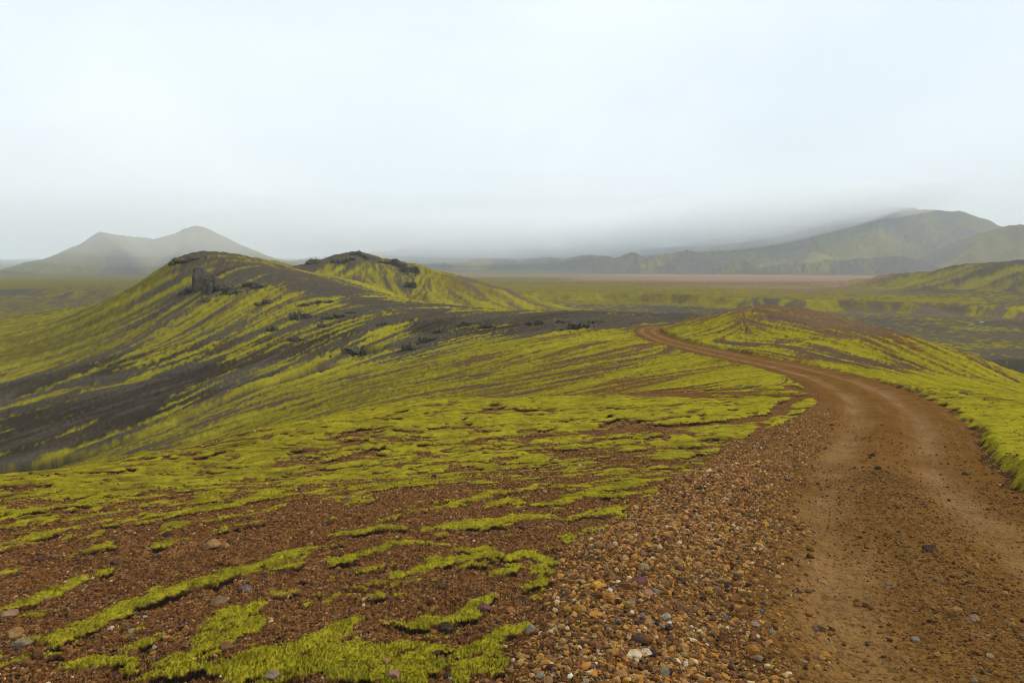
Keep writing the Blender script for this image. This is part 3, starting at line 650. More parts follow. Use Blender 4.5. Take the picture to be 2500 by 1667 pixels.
# shade under the near lips of the mats, painted as dark bare soil
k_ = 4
lip_shade = np.zeros_like(M)
lip_shade[:-k_] = np.clip(M[k_:] - M[:-k_], 0, 1)
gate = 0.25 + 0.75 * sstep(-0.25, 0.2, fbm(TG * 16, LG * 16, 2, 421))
lip_shade = (lip_shade * sstep(0.75, 0.45, M) * gate * sstep(45, 30, RG) * (1 - bank) * (1 - roadmask)).astype(np.float32)

# ------------------------------------------------------------------ gullies cut in the bowl
on_near_hill = ((reg == 0) & (RG > 32) & (RG < 320) & (roadmask < 0.1)).astype(np.float32)
GULLIES = [([(850, 800, 118), (800, 830, 112), (740, 850, 108), (680, 868, 104), (620, 884, 101), (560, 905, 98), (480, 945, 94), (420, 968, 91), (340, 1000, 89), (250, 1035, 87), (120, 1085, 85), (0, 1112, 84), (-150, 1150, 82)], 2.3, 2.8),
           ([(540, 832), (470, 848), (380, 862), (300, 872), (200, 884), (100, 892), (40, 905), (0, 925)], 0.9, 2.0),
           ([(700, 945, 74), (620, 965, 75), (540, 982, 75), (460, 1005, 76)], 1.0, 1.6), ([(760, 812), (700, 832), (600, 866)], 0.7, 1.4)]
sg = slice(int(np.searchsorted(RR, 30)), int(np.searchsorted(RR, 260)))
gcut = np.zeros(X.shape, np.float32)
for pl, dep, wd in GULLIES:
    ln = smooth_line([drop(*p_, zb) if len(p_) == 2 else at(*p_) for p_ in pl], 4)
    gx = X[sg] + 1.6 * fbm(X[sg] / 9, Y[sg] / 9, 3, 451); gy = Y[sg] + 1.6 * fbm(X[sg] / 9 + 4, Y[sg] / 9, 3, 452)
    d, _, par = line_dist(gx, gy, ln)
    var = 0.55 + 0.45 * np.clip(fbm(par / 9.0, par * 0, 2, 453) * 2 + 0.3, -1, 1)
    gcut[sg] = np.maximum(gcut[sg], dep * var * sstep(wd, 0.15 * wd, d))
crack = sstep(1.45, 2.1, -lic_f + 0.35 * lic_m) * sw * on_near_hill
dark = dark + sstep(0.7, 0.9, dark) * sw * (0.05 * lic_f + 0.04 * lic_m) * on_near_hill
gully = np.maximum(sstep(0.25, 1.0, gcut), 0.9 * crack)
gcut = gcut + crack * RG * 0.0016
M = (M * (1 - 0.85 * gully)).astype(np.float32)
dark = dark * (1 - gully) + gully
z = z - gcut

# ------------------------------------------------------------------ relief
on_hill = (reg != 1).astype(np.float32)
near_w = sstep(60, 25, RG)
z = z + near_w * (0.10 * fbm(X / 5, Y / 5, 3, 501) + 0.025 * fbm(X / 0.8, Y / 0.8, 3, 502)) * (1 - 0.85 * roadmask)
mt = np.clip(score, 0, 0.8)
edge_h = sstep(0.0, 0.22, score)
lump = 0.75 * fbm(TG * 13, (LG - 0.5 * TG) * 40, 2, 503, 0.5) + 0.10 * wnoise(3, 8)
Mh = blur(M.copy(), 4)
z += near_w * Mh * blur((0.008 + 0.016 * mt).astype(np.float32), 4) * np.clip(RG / 9, 0.8, 2.2)
z += near_w * Mh * 0.0024 * RG * lump
z += near_w * Mh * 0.02 * fbm(X / 0.6, Y / 0.4, 3, 506)
z -= near_w * blur(lip_shade.copy(), 1) * 0.0025 * RG
z += near_w * (1 - M) * 0.008 * fbm(X / 0.07, Y / 0.07, 2, 504) * sstep(14, 8, RG)
z += near_w * bank * (0.02 * fbm(X / 0.3, Y / 0.3, 3, 505))
far_w = sstep(25, 60, RG)
z += far_w * RG * (on_hill * (0.0007 * LPN1 + 0.0005 * LPN2 - 0.0005 * sw * lic_f - 0.0007 * sw * lic_m - 0.0007 * sw * lic_c) * sstep(900, 500, RG) + 0.0004 * LPN2) * (1 - 0.9 * roadmask)
z += far_w * RG * 0.0004 * (M - 0.5) * on_hill * (1 - roadmask) * sstep(700, 300, RG)
# ribs and gullies of the mountains
z += far_w * on_hill * sstep(420, 250, RG) * RG * 0.0002 * wnoise(1, 1) * (1 - roadmask)
mtn = (reg >= 4) & (RG > 600)
z += np.where(mtn, -RG * sw * (0.0018 * lic_c + 0.0007 * lic_m) * np.where(reg == REG_NAMES.index('left_mountain'), 0.3, 1.0), 0)
z = z.astype(np.float32)

# ------------------------------------------------------------------ materials
class NT:
    def __init__(self, name):
        self.m = bpy.data.materials.new(name); self.m.use_nodes = True
        self.t = self.m.node_tree; self.t.nodes.clear()
    def n(self, typ, **kw):
        nd = self.t.nodes.new(typ)
        for k, v in kw.items():
            if k in nd.inputs: nd.inputs[k].default_value = v
            else: setattr(nd, k, v)
        return nd
    def l(self, a, b): self.t.links.new(a, b)
    def mix(self, fac, a, b, blend='MIX'):
        nd = self.t.nodes.new('ShaderNodeMix'); nd.data_type = 'RGBA'; nd.blend_type = blend
        for i, v in ((0, fac), (6, a), (7, b)):
            if hasattr(v, 'is_output'): self.l(v, nd.inputs[i])
            elif i == 0: nd.inputs[0].default_value = v
            else: nd.inputs[i].default_value = (*v, 1)
        return nd.outputs[2]
    def math(self, op, a, b=0.0, c=0.0, clamp=False):
        nd = self.t.nodes.new('ShaderNodeMath'); nd.operation = op; nd.use_clamp = clamp
        for i, v in enumerate((a, b, c)):
            if hasattr(v, 'is_output'): self.l(v, nd.inputs[i])
            else: nd.inputs[i].default_value = v
        return nd.outputs[0]
    def noise(self, vec, scale, detail=3.0, rough=0.55):
        nd = self.n('ShaderNodeTexNoise', Scale=scale, Detail=detail, Roughness=rough)
        self.l(vec, nd.inputs['Vector']); return nd.outputs['Fac']
    def ramp(self, fac, a, b):
        nd = self.t.nodes.new('ShaderNodeMapRange'); nd.inputs[1].default_value = a; nd.inputs[2].default_value = b
        self.l(fac, nd.inputs[0]); return nd.outputs[0]

def terrain_material():
    k = NT('moss_and_soil')
    tc = k.n('ShaderNodeTexCoord'); vec = tc.outputs['Object']
    A = k.n('ShaderNodeAttribute', attribute_name='A'); B = k.n('ShaderNodeAttribute', attribute_name='B')
    sa = k.n('ShaderNodeSeparateColor'); k.l(A.outputs['Color'], sa.inputs[0])
    sb = k.n('ShaderNodeSeparateColor'); k.l(B.outputs['Color'], sb.inputs[0])
    moss, dark, hue, tan_ = sa.outputs[0], sa.outputs[1], sa.outputs[2], A.outputs['Alpha']
    lip_shade, road_, track_, bank_ = sb.outputs[0], sb.outputs[1], sb.outputs[2], B.outputs['Alpha']
    n1 = k.noise(vec, 1.3, 4); n2 = k.noise(vec, 14.0, 4, 0.6); n3 = k.noise(vec, 70.0, 3, 0.6); n0 = k.noise(vec, 0.12, 4)
    # gravel: pebbles of mixed browns
    vo = k.n('ShaderNodeTexVoronoi', Scale=38.0); k.l(vec, vo.inputs['Vector'])
    sv = k.n('ShaderNodeSeparateColor'); k.l(vo.outputs['Color'], sv.inputs[0])
    g = k.mix(sv.outputs[0], (0.0900, 0.0390, 0.0120), (0.2100, 0.0980, 0.0340))
    g = k.mix(k.ramp(sv.outputs[1], 0.82, 0.98), g, (0.2400, 0.1520, 0.0680))
    g = k.mix(k.ramp(sv.outputs[2], 0.78, 0.9), g, (0.0480, 0.0280, 0.0224))
    g = k.mix(k.ramp(n1, 0.3, 0.75), g, k.mix(0.45, g, (0.0440, 0.0176, 0.0056)))
    sand = k.mix(k.ramp(n2, 0.3, 0.7), (0.0200, 0.0165, 0.0115), (0.0420, 0.0340, 0.0240))
    sand = k.mix(k.ramp(n0, 0.35, 0.7), sand, (0.0440, 0.0320, 0.0200))
    ash = k.mix(k.ramp(n2, 0.3, 0.7), (0.046, 0.040, 0.031), (0.082, 0.071, 0.055))
    ash = k.mix(k.ramp(n0, 0.35, 0.7), ash, (0.072, 0.056, 0.038))
    soil = k.mix(k.ramp(dark, 0.05, 0.8), g, ash)
    soil = k.mix(k.ramp(dark, 0.88, 1.0), soil, sand)
    tanc = k.mix(k.ramp(n0, 0.3, 0.7), (0.1900, 0.1200, 0.0720), (0.2300, 0.1500, 0.0950))
    soil = k.mix(tan_, soil, tanc)
    bankc = k.mix(sv.outputs[0], (0.0800, 0.0360, 0.0104), (0.1920, 0.1000, 0.0336))
    soil = k.mix(bank_, soil, bankc)
    rd_ = k.mix(k.ramp(n1, 0.3, 0.7), (0.1150, 0.0530, 0.0120), (0.1750, 0.0870, 0.0220))
    rd_ = k.mix(k.ramp(n3, 0.45, 0.75), rd_, (0.0720, 0.0336, 0.0120))
    rd_ = k.mix(k.math('MULTIPLY', track_, k.ramp(n1, 0.2, 0.6)), rd_, (0.2000, 0.1060, 0.0320))
    rd_ = k.mix(k.math('MULTIPLY', k.ramp(sv.outputs[1], 0.55, 0.9), 0.45), rd_, (0.20, 0.105, 0.032))
    rd_ = k.mix(k.math('MULTIPLY', k.ramp(sv.outputs[2], 0.6, 0.9), 0.5), rd_, (0.06, 0.028, 0.008))
    soil = k.mix(road_, soil, rd_)
    # moss
    h = k.math('ADD', hue, k.math('MULTIPLY', k.math('SUBTRACT', n2, 0.5), 0.9), clamp=True)
    h = k.math('ADD', h, k.math('MULTIPLY', k.math('SUBTRACT', n0, 0.5), 0.6), clamp=True)
    mc = k.mix(h, (0.0980, 0.0740, 0.0130), (0.2850, 0.2450, 0.0170))
    n4 = k.noise(vec, 4.5, 3, 0.65)
    mc = k.mix(k.ramp(n4, 0.46, 0.72), mc, k.mix(0.55, mc, (0.05, 0.042, 0.008)))
    mc = k.mix(k.math('MULTIPLY', k.ramp(n1, 0.56, 0.75), 0.5), mc, (0.105, 0.072, 0.018))
    mc = k.mix(k.ramp(n3, 0.5, 0.75), mc, k.mix(0.6, mc, (0.0640, 0.0760, 0.0064)))
    col = k.mix(moss, soil, mc)
    col = k.mix(lip_shade, col, (0.0128, 0.0088, 0.0064))  # shade below the mat lips, put into the colour as near-black brown
    b = k.n('ShaderNodeBsdfPrincipled', Roughness=0.95)
    k.l(k.math('MULTIPLY', track_, 0.04), b.inputs['Specular IOR Level'])
    k.l(col, b.inputs['Base Color'])
    k.l(k.math('SUBTRACT', 0.95, k.math('MULTIPLY', track_, 0.28)), b.inputs['Roughness'])
    hsum = k.math('ADD', k.math('MULTIPLY', n2, 0.05), k.math('MULTIPLY', n3, 0.016))
    hsum = k.math('ADD', hsum, k.math('MULTIPLY', n1, 0.12))
    hsum = k.math('ADD', hsum, k.math('MULTIPLY', n4, 0.16))
    bp = k.n('ShaderNodeBump', Strength=0.7, Distance=1.0); k.l(hsum, bp.inputs['Height'])
    k.l(bp.outputs[0], b.inputs['Normal'])
    o = k.n('ShaderNodeOutputMaterial'); k.l(b.outputs[0], o.inputs['Surface'])
    return k.m
MAT_LAND = terrain_material()

# ------------------------------------------------------------------ the land: one sheet, cut into its pieces
region = reg.astype(np.int16).copy()
names = list(REG_NAMES)
def newreg(n): names.append(n); return len(names) - 1
r_ridge, r_dome, r_moss, r_bank, r_road = [newreg(n) for n in ('lava_ridge', 'dome_hill', 'moss', 'gravel_bank', 'road')]
hs = region == 0
region[hs & (RG > 62) & (s < 0)] = r_ridge
region[hs & (RG > 38) & (s > 0) & (X > 0)] = r_dome
hs = region == 0
region[hs & (M > 0.5) & (RG < 40) & (np.abs(TG) < R(44.5))] = r_moss
region[(region == 0) & (bank > 0.5)] = r_bank
region[(roadmask > 0.5) & (RG < 140)] = r_road

# vertex normals of the whole sheet so the cuts do not show
co = np.stack([X, Y, z], 2).astype(np.float32)
du = np.empty_like(co); du[:, 1:-1] = co[:, 2:] - co[:, :-2]; du[:, 0] = co[:, 1] - co[:, -1]; du[:, -1] = co[:, 0] - co[:, -2]
dv = np.empty_like(co); dv[1:-1] = co[2:] - co[:-2]; dv[0] = co[1] - co[0]; dv[-1] = co[-1] - co[-2]
nrm = np.cross(du, dv)
nrm /= np.linalg.norm(nrm, axis=2, keepdims=True) + 1e-12
nrm[nrm[..., 2] < 0] *= -1

idx = np.arange(NR * NC).reshape(NR, NC)
nxt = np.roll(idx, -1, axis=1)
quads = np.stack([idx[:-1], nxt[:-1], nxt[1:], idx[1:]], 2).reshape(-1, 4)
freg = region[:-1].reshape(-1)
cof = co.reshape(-1, 3); nf = nrm.reshape(-1, 3)
attA = np.stack([M, np.clip(dark, 0, 1), np.clip(hue, 0, 1), np.clip(tan, 0, 1)], 2).reshape(-1, 4).astype(np.float32)
attB = np.stack([lip_shade, roadmask, np.clip(track, 0, 1), bank], 2).reshape(-1, 4).astype(np.float32)

def mesh_from(name, v, q, n=None, attrs=None):
    me = bpy.data.meshes.new(name)
    me.vertices.add(len(v)); me.vertices.foreach_set('co', v.ravel())
    k = q.shape[1]
    me.loops.add(q.size); me.loops.foreach_set('vertex_index', q.ravel().astype(np.int32))
    me.polygons.add(len(q)); me.polygons.foreach_set('loop_start', np.arange(0, q.size, k, dtype=np.int32))
    me.update(calc_edges=True)
    me.polygons.foreach_set('use_smooth', np.ones(len(q), bool))
    for an, av in (attrs or {}).items():
        a = me.attributes.new(an, 'FLOAT_COLOR', 'POINT'); a.data.foreach_set('color', av.ravel())
    if n is not None:
        me.normals_split_custom_set_from_vertices(n)
    return me

def link(o, label=None, cat=None, group=None, kind=None, parent=None):
    scene.collection.objects.link(o)
    if label: o['label'] = label
    if cat: o['category'] = cat
    if group: o['group'] = group
    if kind: o['kind'] = kind
    if parent: o.parent = parent
    return o

LAND_LABELS = {
    'hillside': 'brown gravel hillside in the foreground sloping down to the left',
    'plain': 'wide flat valley floor of olive moss, black sand and tan ground',
    'knoll': 'mossy knoll with a rocky cap and crag at its right end, behind the dark ridge',
    'far_knoll': 'small pale green hill peeping out between the dark ridge and the rocky knoll',
    'streaked_ridge': 'low dark ridge with slanting moss streaks at the right edge of the valley floor',
    'left_mountain': 'misty green twin-peaked mountain at far left',
    'right_mountain': 'large dark green mountain at right with its top in the cloud',
    'green_peak': 'pointed green peak at the right edge beside the large mountain',
    'far_mountains': 'faint grey mountains in the mist at the centre of the horizon',
    'lava_hills': 'rugged dark lava hills at the foot of the right mountain',
    'low_hills': 'low hazy hills at the far end of the plain, centre',
    'lava_ridge': 'dark sand and moss ridge at left with streaked slopes falling to the left',
    'dome_hill': 'rounded brown and green hill to the right of the road bend',
    'moss': 'yellow-green moss mats covering the near slope and road verge',
    'gravel_bank': 'bank of loose tan gravel along the left side of the road',
    'road': 'winding brown dirt road with two wheel tracks',
}
LAND = {}
for i, nm in enumerate(names):
    q = quads[freg == i]
    if not len(q): continue
    u, inv = np.unique(q, return_inverse=True)
    q2 = inv.reshape(-1, 4)
    me = mesh_from(nm, cof[u], q2, nf[u], {'A': attA[u], 'B': attB[u]})
    me.materials.append(MAT_LAND)
    ob = bpy.data.objects.new(nm, me)
    link(ob, LAND_LABELS[nm], None, None, 'stuff' if nm == 'moss' else 'structure')
    LAND[nm] = ob

# ------------------------------------------------------------------ haze
def box_mesh(name, lo, hi):
    v = np.array([(x_, y_, z_) for z_ in (lo[2], hi[2]) for y_ in (lo[1], hi[1]) for x_ in (lo[0], hi[0])], np.float32)
    q = np.array([(0, 2, 3, 1), (4, 5, 7, 6), (0, 1, 5, 4), (2, 6, 7, 3), (0, 4, 6, 2), (1, 3, 7, 5)])
    me = mesh_from(name, v, q)
    me.polygons.foreach_set('use_smooth', np.zeros(6, bool))
    return me
hm = bpy.data.materials.new('haze'); hm.use_nodes = True
ht = hm.node_tree; ht.nodes.clear()
pv = ht.nodes.new('ShaderNodeVolumePrincipled')
pv.inputs['Color'].default_value = (0.84, 0.93, 1.0, 1)
pv.inputs['Density'].default_value = HAZE_DENSITY
pv.inputs['Anisotropy'].default_value = 0.0
ho = ht.nodes.new('ShaderNodeOutputMaterial')
ht.links.new(pv.outputs[0], ho.inputs['Volume'])
zmin, zmax = float(z.min()), float(z.max())
hz = bpy.data.objects.new('haze', box_mesh('haze', (-12600, -12600, zmin - 1), (12600, 12600, zmax + 4)))
hz.data.materials.append(hm)
link(hz, 'pale mist filling the air over the valley', 'haze', None, 'stuff')

def cloud_mat(dens):
    cm = hm.copy(); cm.name = 'low_cloud'
    cm.node_tree.nodes['Principled Volume'].inputs['Density'].default_value = dens
    cm.node_tree.nodes['Principled Volume'].inputs['Color'].default_value = (0.96, 0.982, 1, 1)
    return cm
def deck_mesh():
    GX, GY = np.meshgrid(np.linspace(-12000, 12000, 110), np.linspace(-5000, 11500, 90))
    zb_ = 235 + 18 * fbm(GX / 700, GY / 900, 3, 701); zt = zb_ + 160 + 40 * fbm(GX / 1500, GY / 1500, 2, 702)
    n0, n1 = GX.shape
    v = np.concatenate([np.stack([GX, GY, zb_], 2).reshape(-1, 3), np.stack([GX, GY, zt], 2).reshape(-1, 3)])
    ix = np.arange(n0 * n1).reshape(n0, n1); off = n0 * n1
    q = [np.stack([ix[:-1, :-1], ix[1:, :-1], ix[1:, 1:], ix[:-1, 1:]], 2).reshape(-1, 4), off + np.stack([ix[:-1, :-1], ix[:-1, 1:], ix[1:, 1:], ix[1:, :-1]], 2).reshape(-1, 4)]
    for a, fl in ((ix[0], 0), (ix[-1], 1), (ix[:, 0], 1), (ix[:, -1], 0)):
        w4 = np.stack([a[:-1], a[1:], a[1:] + off, a[:-1] + off], 1)
        q.append(w4[:, ::-1] if fl else w4)
    return mesh_from('low_cloud', v.astype(np.float32), np.concatenate(q))
me = deck_mesh(); me.materials.append(cloud_mat(0.00035))
link(bpy.data.objects.new('low_cloud', me), 'thin grey cloud deck spread over the whole valley', 'cloud', None, 'stuff')
import bmesh
def puff(px, py, Yd, rx, ry, rz, tilt, dens, seed, label):
    """soft bank of cloud: a lumpy lens of air, in picture pixels across and up, metres deep"""
    c = at(px, py, Yd); m = Yd / FPX
    bm = bmesh.new(); bmesh.ops.create_icosphere(bm, subdivisions=4, radius=1.0)
    g = np.random.default_rng(seed)
    ks = g.normal(size=(7, 3)) * 2.4; ph = g.uniform(0, 6.28, 7)
    for v in bm.verts:
        p = np.array(v.co[:]); f = 1 + 0.10 * np.sin(ks @ p + ph).sum() / 2.0
        p = p * f * np.array([rx * m, ry, rz * m])
        v.co = (p[0] * math.cos(tilt) - p[2] * math.sin(tilt), p[1], p[0] * math.sin(tilt) + p[2] * math.cos(tilt))
    me = bpy.data.meshes.new('low_cloud'); bm.to_mesh(me); bm.free()
    me.materials.append(cloud_mat(dens))
    o = bpy.data.objects.new('low_cloud', me); o.location = c
    link(o, label, 'cloud', 'banks of low cloud on the far mountains', 'stuff')
for px, py, Yd, rx, ry, rz, tilt, dens, nm_ in ((1120, 538, 2900, 660, 500, 66, 0.02, 0.0017, 'long pale cloud bank over the central mountains'), (1640, 512, 2750, 380, 420, 62, 0.10, 0.0026, 'cloud bank lying on the left shoulder of the right mountain'),
                                               (1960, 466, 2900, 250, 300, 44, 0.10, 0.0022, 'cloud cap just above the summit of the right mountain'), (300, 540, 1750, 700, 260, 96, 0.0, 0.00055, 'thin grey cloud bank in front of the left mountain')):
    for k_s, nm2 in ((1.0, 'outer veil of the '), (0.78, 'middle of the '), (0.55, 'core of the ')):
        puff(px, py, Yd, rx * k_s, ry * k_s, rz * k_s, tilt, dens * (0.7 if k_s == 1 else 1.0), int(px), nm2 + nm_)
print('LAND z', zmin, zmax)

# ------------------------------------------------------------------ stones
def ground_z(x, y):
    th = np.arctan2(x, y); l = np.log(np.hypot(x, y))
    c = np.clip((th - th_dense[0]) / DTH, 0, 999.999); rr_ = np.clip(np.interp(l, LR, np.arange(NR)), 0, NR - 1.001)
    c0 = np.floor(c).astype(int); r0 = np.floor(rr_).astype(int); fc_ = c - c0; fr_ = rr_ - r0
    g = lambda a: (a[r0, c0] * (1 - fc_) + a[r0, c0 + 1] * fc_) * (1 - fr_) + (a[r0 + 1, c0] * (1 - fc_) + a[r0 + 1, c0 + 1] * fc_) * fr_
    return g, (r0 + (fr_ > 0.5), c0 + (fc_ > 0.5))

def noise3(d, seed, f=1.0):
    """cheap smooth noise on 3D points from a few random waves"""
    g = np.random.default_rng(seed)
    out = np.zeros(len(d))
    for o in range(3):
        for _ in range(5):
            kx = g.normal(size=3) * f * (1.9 ** o); out += 0.6 ** o * np.sin(d @ kx + g.uniform(0, 6.28))
    return out / 5

_ico = {}
def ico(sub):
    if sub not in _ico:
        import bmesh
        bm = bmesh.new(); bmesh.ops.create_icosphere(bm, subdivisions=sub, radius=1.0)
        v = np.array([p.co[:] for p in bm.verts]); f = np.array([[p.index for p in fa.verts] for fa in bm.faces])
        bm.free(); _ico[sub] = (v / np.linalg.norm(v, axis=1, keepdims=True), f)
    return _ico[sub]

def rock_shape(seed, sub=2, planes=14, rough=0.06, f=3.0, soft=0.12):
    """faceted stone: a sphere cut by random planes, edges a little worn"""
    g = np.random.default_rng(seed)
    d, fa = ico(sub)
    n = g.normal(size=(planes, 3)); n /= np.linalg.norm(n, axis=1, keepdims=True)
    h = g.uniform(0.55, 0.95, planes)
    c = d @ n.T
    rr_ = np.where(c > 0.05, h / np.maximum(c, 0.05), 9.0)
    rmin = -soft * np.log(np.exp(-np.minimum(rr_, 1.25) / soft).sum(1) + np.exp(-1.15 / soft))
    rmin = rmin / rmin.mean()
    rmin *= 1 + rough * noise3(d, seed + 1, f)
    return d * rmin[:, None], fa

def stone_material(name, inst):
    k = NT(name)
    if inst:
        a = k.n('ShaderNodeAttribute', attribute_name='col', attribute_type='INSTANCER'); base = a.outputs['Color']
    else:
        a = k.n('ShaderNodeObjectInfo'); base = a.outputs['Color']
    tc = k.n('ShaderNodeTexCoord')
    n1 = k.noise(tc.outputs['Object'], 2.2, 4, 0.6); n2 = k.noise(tc.outputs['Object'], 9.0, 3, 0.6)
    col = k.mix(k.ramp(n1, 0.3, 0.7), k.mix(0.45, base, (0.03, 0.018, 0.01)), base)
    col = k.mix(k.math('MULTIPLY', k.ramp(n2, 0.55, 0.75), 0.35), col, k.mix(0.5, base, (0.3, 0.22, 0.13)))
    b = k.n('ShaderNodeBsdfPrincipled', Roughness=0.9); b.inputs['Specular IOR Level'].default_value = 0.04
    k.l(col, b.inputs['Base Color'])
    bp = k.n('ShaderNodeBump', Strength=0.35, Distance=0.3); k.l(n2, bp.inputs['Height']); k.l(bp.outputs[0], b.inputs['Normal'])
    o = k.n('ShaderNodeOutputMaterial'); k.l(b.outputs[0], o.inputs['Surface'])
    return k.m
MAT_STONE_I = stone_material('gravel_stone', True)
MAT_STONE = stone_material('stone', False)

def simple_mesh(name, v, f, mat, smooth=False):
    me = mesh_from(name, np.asarray(v, np.float32), np.asarray(f))
    me.polygons.foreach_set('use_smooth', np.full(len(f), smooth))
    me.materials.append(mat)
    return me

lib = bpy.data.collections.new('stone_shapes')
for i in range(7):
    v, f = rock_shape(900 + i, 1, 7, 0.03, 2.5, 0.02)
    lib.objects.link(bpy.data.objects.new('stone_shape_%d' % i, simple_mesh('stone_shape', v, f, MAT_STONE_I)))
STONE_MESH = []
for i in range(9):
    v, f = rock_shape(950 + i, 2, 8, 0.05, 2.5, 0.02)
    STONE_MESH.append(simple_mesh('stone_mesh', v, f, MAT_STONE, False))

PAL_BANK = 1.15 * np.array([(.36, .20, .065), (.38, .175, .035), (.15, .066, .021), (.055, .033, .027), (.20, .165, .115), (.52, .38, .2), (.58, .53, .42), (.11, .125, .115), (.20, .10, .04), (.19, .08, .04)])
W_BANK = np.array([.26, .20, .19, .10, .025, .035, .004, .010, .16, .06]); W_BANK /= W_BANK.sum()
PAL_HILL = 1.32 * np.array([(.135, .060, .021), (.175, .070, .024), (.085, .036, .014), (.29, .155, .058), (.055, .033, .026), (.44, .32, .18), (.23, .105, .032), (.15, .12, .09)])
W_HILL = np.array([.30, .20, .20, .08, .10, .015, .09, .02]); W_HILL /= W_HILL.sum()
PAL_ROAD = 1.15 * np.array([(.17, .08, .022), (.12, .052, .016), (.26, .14, .045), (.06, .035, .018), (.20, .15, .09)])
W_ROAD = np.array([.38, .28, .18, .10, .06]); W_ROAD /= W_ROAD.sum()

def scatter(dens, r0, r1, dmin, dmax, maskf, pal, wts, seed, sink=0.36, power=2.0):
    g = np.random.default_rng(seed)
    half = R(43)
    N = int(dens * half * (r1 * r1 - r0 * r0))
    r_ = np.sqrt(g.uniform(r0 * r0, r1 * r1, N)); t_ = g.uniform(-half, half, N)
    x = r_ * np.sin(t_); y = r_ * np.cos(t_)
    G, ij = ground_z(x, y)
    keep = g.uniform(size=N) < maskf(ij) * sstep(r1, r1 * 0.8, r_)
    x, y = x[keep], y[keep]; G, ij = ground_z(x, y)
    n = len(x)
    d = dmin + (dmax - dmin) * g.uniform(size=n) ** power
    sc = d[:, None] * 0.5 * g.uniform(0.7, 1.3, (n, 3)); sc[:, 2] *= 0.75
    zz = G(z) + sc[:, 2] * (1 - 2 * sink)
    rot = np.stack([g.uniform(-0.5, 0.5, n), g.uniform(-0.5, 0.5, n), g.uniform(0, 6.28, n)], 1)
    col = pal[g.choice(len(pal), n, p=wts)] * g.uniform(0.7, 1.2, (n, 1)) * g.uniform(0.94, 1.06, (n, 3))
    return np.stack([x, y, zz], 1), sc, rot, np.clip(col, 0, 0.8)

bank2 = np.clip(bank + roadmask * sstep(-0.9, -1.9, s) * 0.8, 0, 1)
def m_bank(ij): return bank2[ij]
roadpeb = np.clip(roadmask * (0.55 + 0.9 * np.exp(-((s) / 0.35) ** 2) + 1.0 * sstep(1.1, 1.8, np.abs(s))) - 0.42 * track, 0.06, 1) * (roadmask > 0.3)
def m_road(ij): return roadpeb[ij]
bare = np.clip(1.25 - 1.25 * M, 0, 1) * (1 - np.clip(lip_shade * 2.5, 0, 1)) * (1 - bank) * (roadmask < 0.3) * (s < 0)
bare_r = (1 - M) * (roadmask < 0.5) * (s > 0) * (s < 4)
def m_hill(ij): return bare[ij]
def m_verge(ij): return np.clip(bare_r[ij], 0, 1)
parts_ = [scatter(1500, 2.2, 6.5, 0.010, 0.022, m_bank, PAL_BANK, W_BANK, 1), scatter(1500, 2.2, 12, 0.013, 0.046, m_bank, PAL_BANK, W_BANK, 2), scatter(60, 2.2, 24, 0.03, 0.085, m_bank, PAL_BANK, W_BANK, 3, 0.38, 2.6),
          scatter(160, 11, 26, 0.025, 0.06, m_bank, PAL_BANK, W_BANK, 31),
          scatter(1300, 2.2, 6.5, 0.008, 0.018, m_hill, PAL_HILL, W_HILL, 4), scatter(650, 2.2, 12, 0.014, 0.032, m_hill, PAL_HILL, W_HILL, 5), scatter(16, 2.2, 18, 0.03, 0.075, m_hill, PAL_HILL, W_HILL, 6, 0.35), scatter(150, 11, 22, 0.025, 0.05, m_hill, PAL_HILL, W_HILL, 61),
          scatter(2600, 2.2, 7.5, 0.006, 0.013, m_road, PAL_ROAD, W_ROAD, 7), scatter(520, 2.2, 15, 0.012, 0.03, m_road, PAL_ROAD, W_ROAD, 8), scatter(34, 2.2, 24, 0.022, 0.06, m_road, PAL_ROAD, W_ROAD, 9, 0.3),
          scatter(500, 4, 24, 0.02, 0.06, m_verge, PAL_HILL * 0.8, W_HILL, 10)]
gp = np.concatenate([p[0] for p in parts_]); gs = np.concatenate([p[1] for p in parts_]); gr = np.concatenate([p[2] for p in parts_]); gc = np.concatenate([p[3] for p in parts_])
# the largest as seen from the road become stones of their own
app = gs.max(1) / np.linalg.norm(gp, axis=1)
on_bank = np.zeros(len(gp), bool); on_bank[:sum(len(p[0]) for p in parts_[:4])] = True
inview = (gp[:, 1] > 2.4) & (np.abs(gp[:, 0] / gp[:, 1]) < 0.78) & on_bank
order = np.argsort(-app * inview)[:270]
single = np.zeros(len(gp), bool); single[order] = True

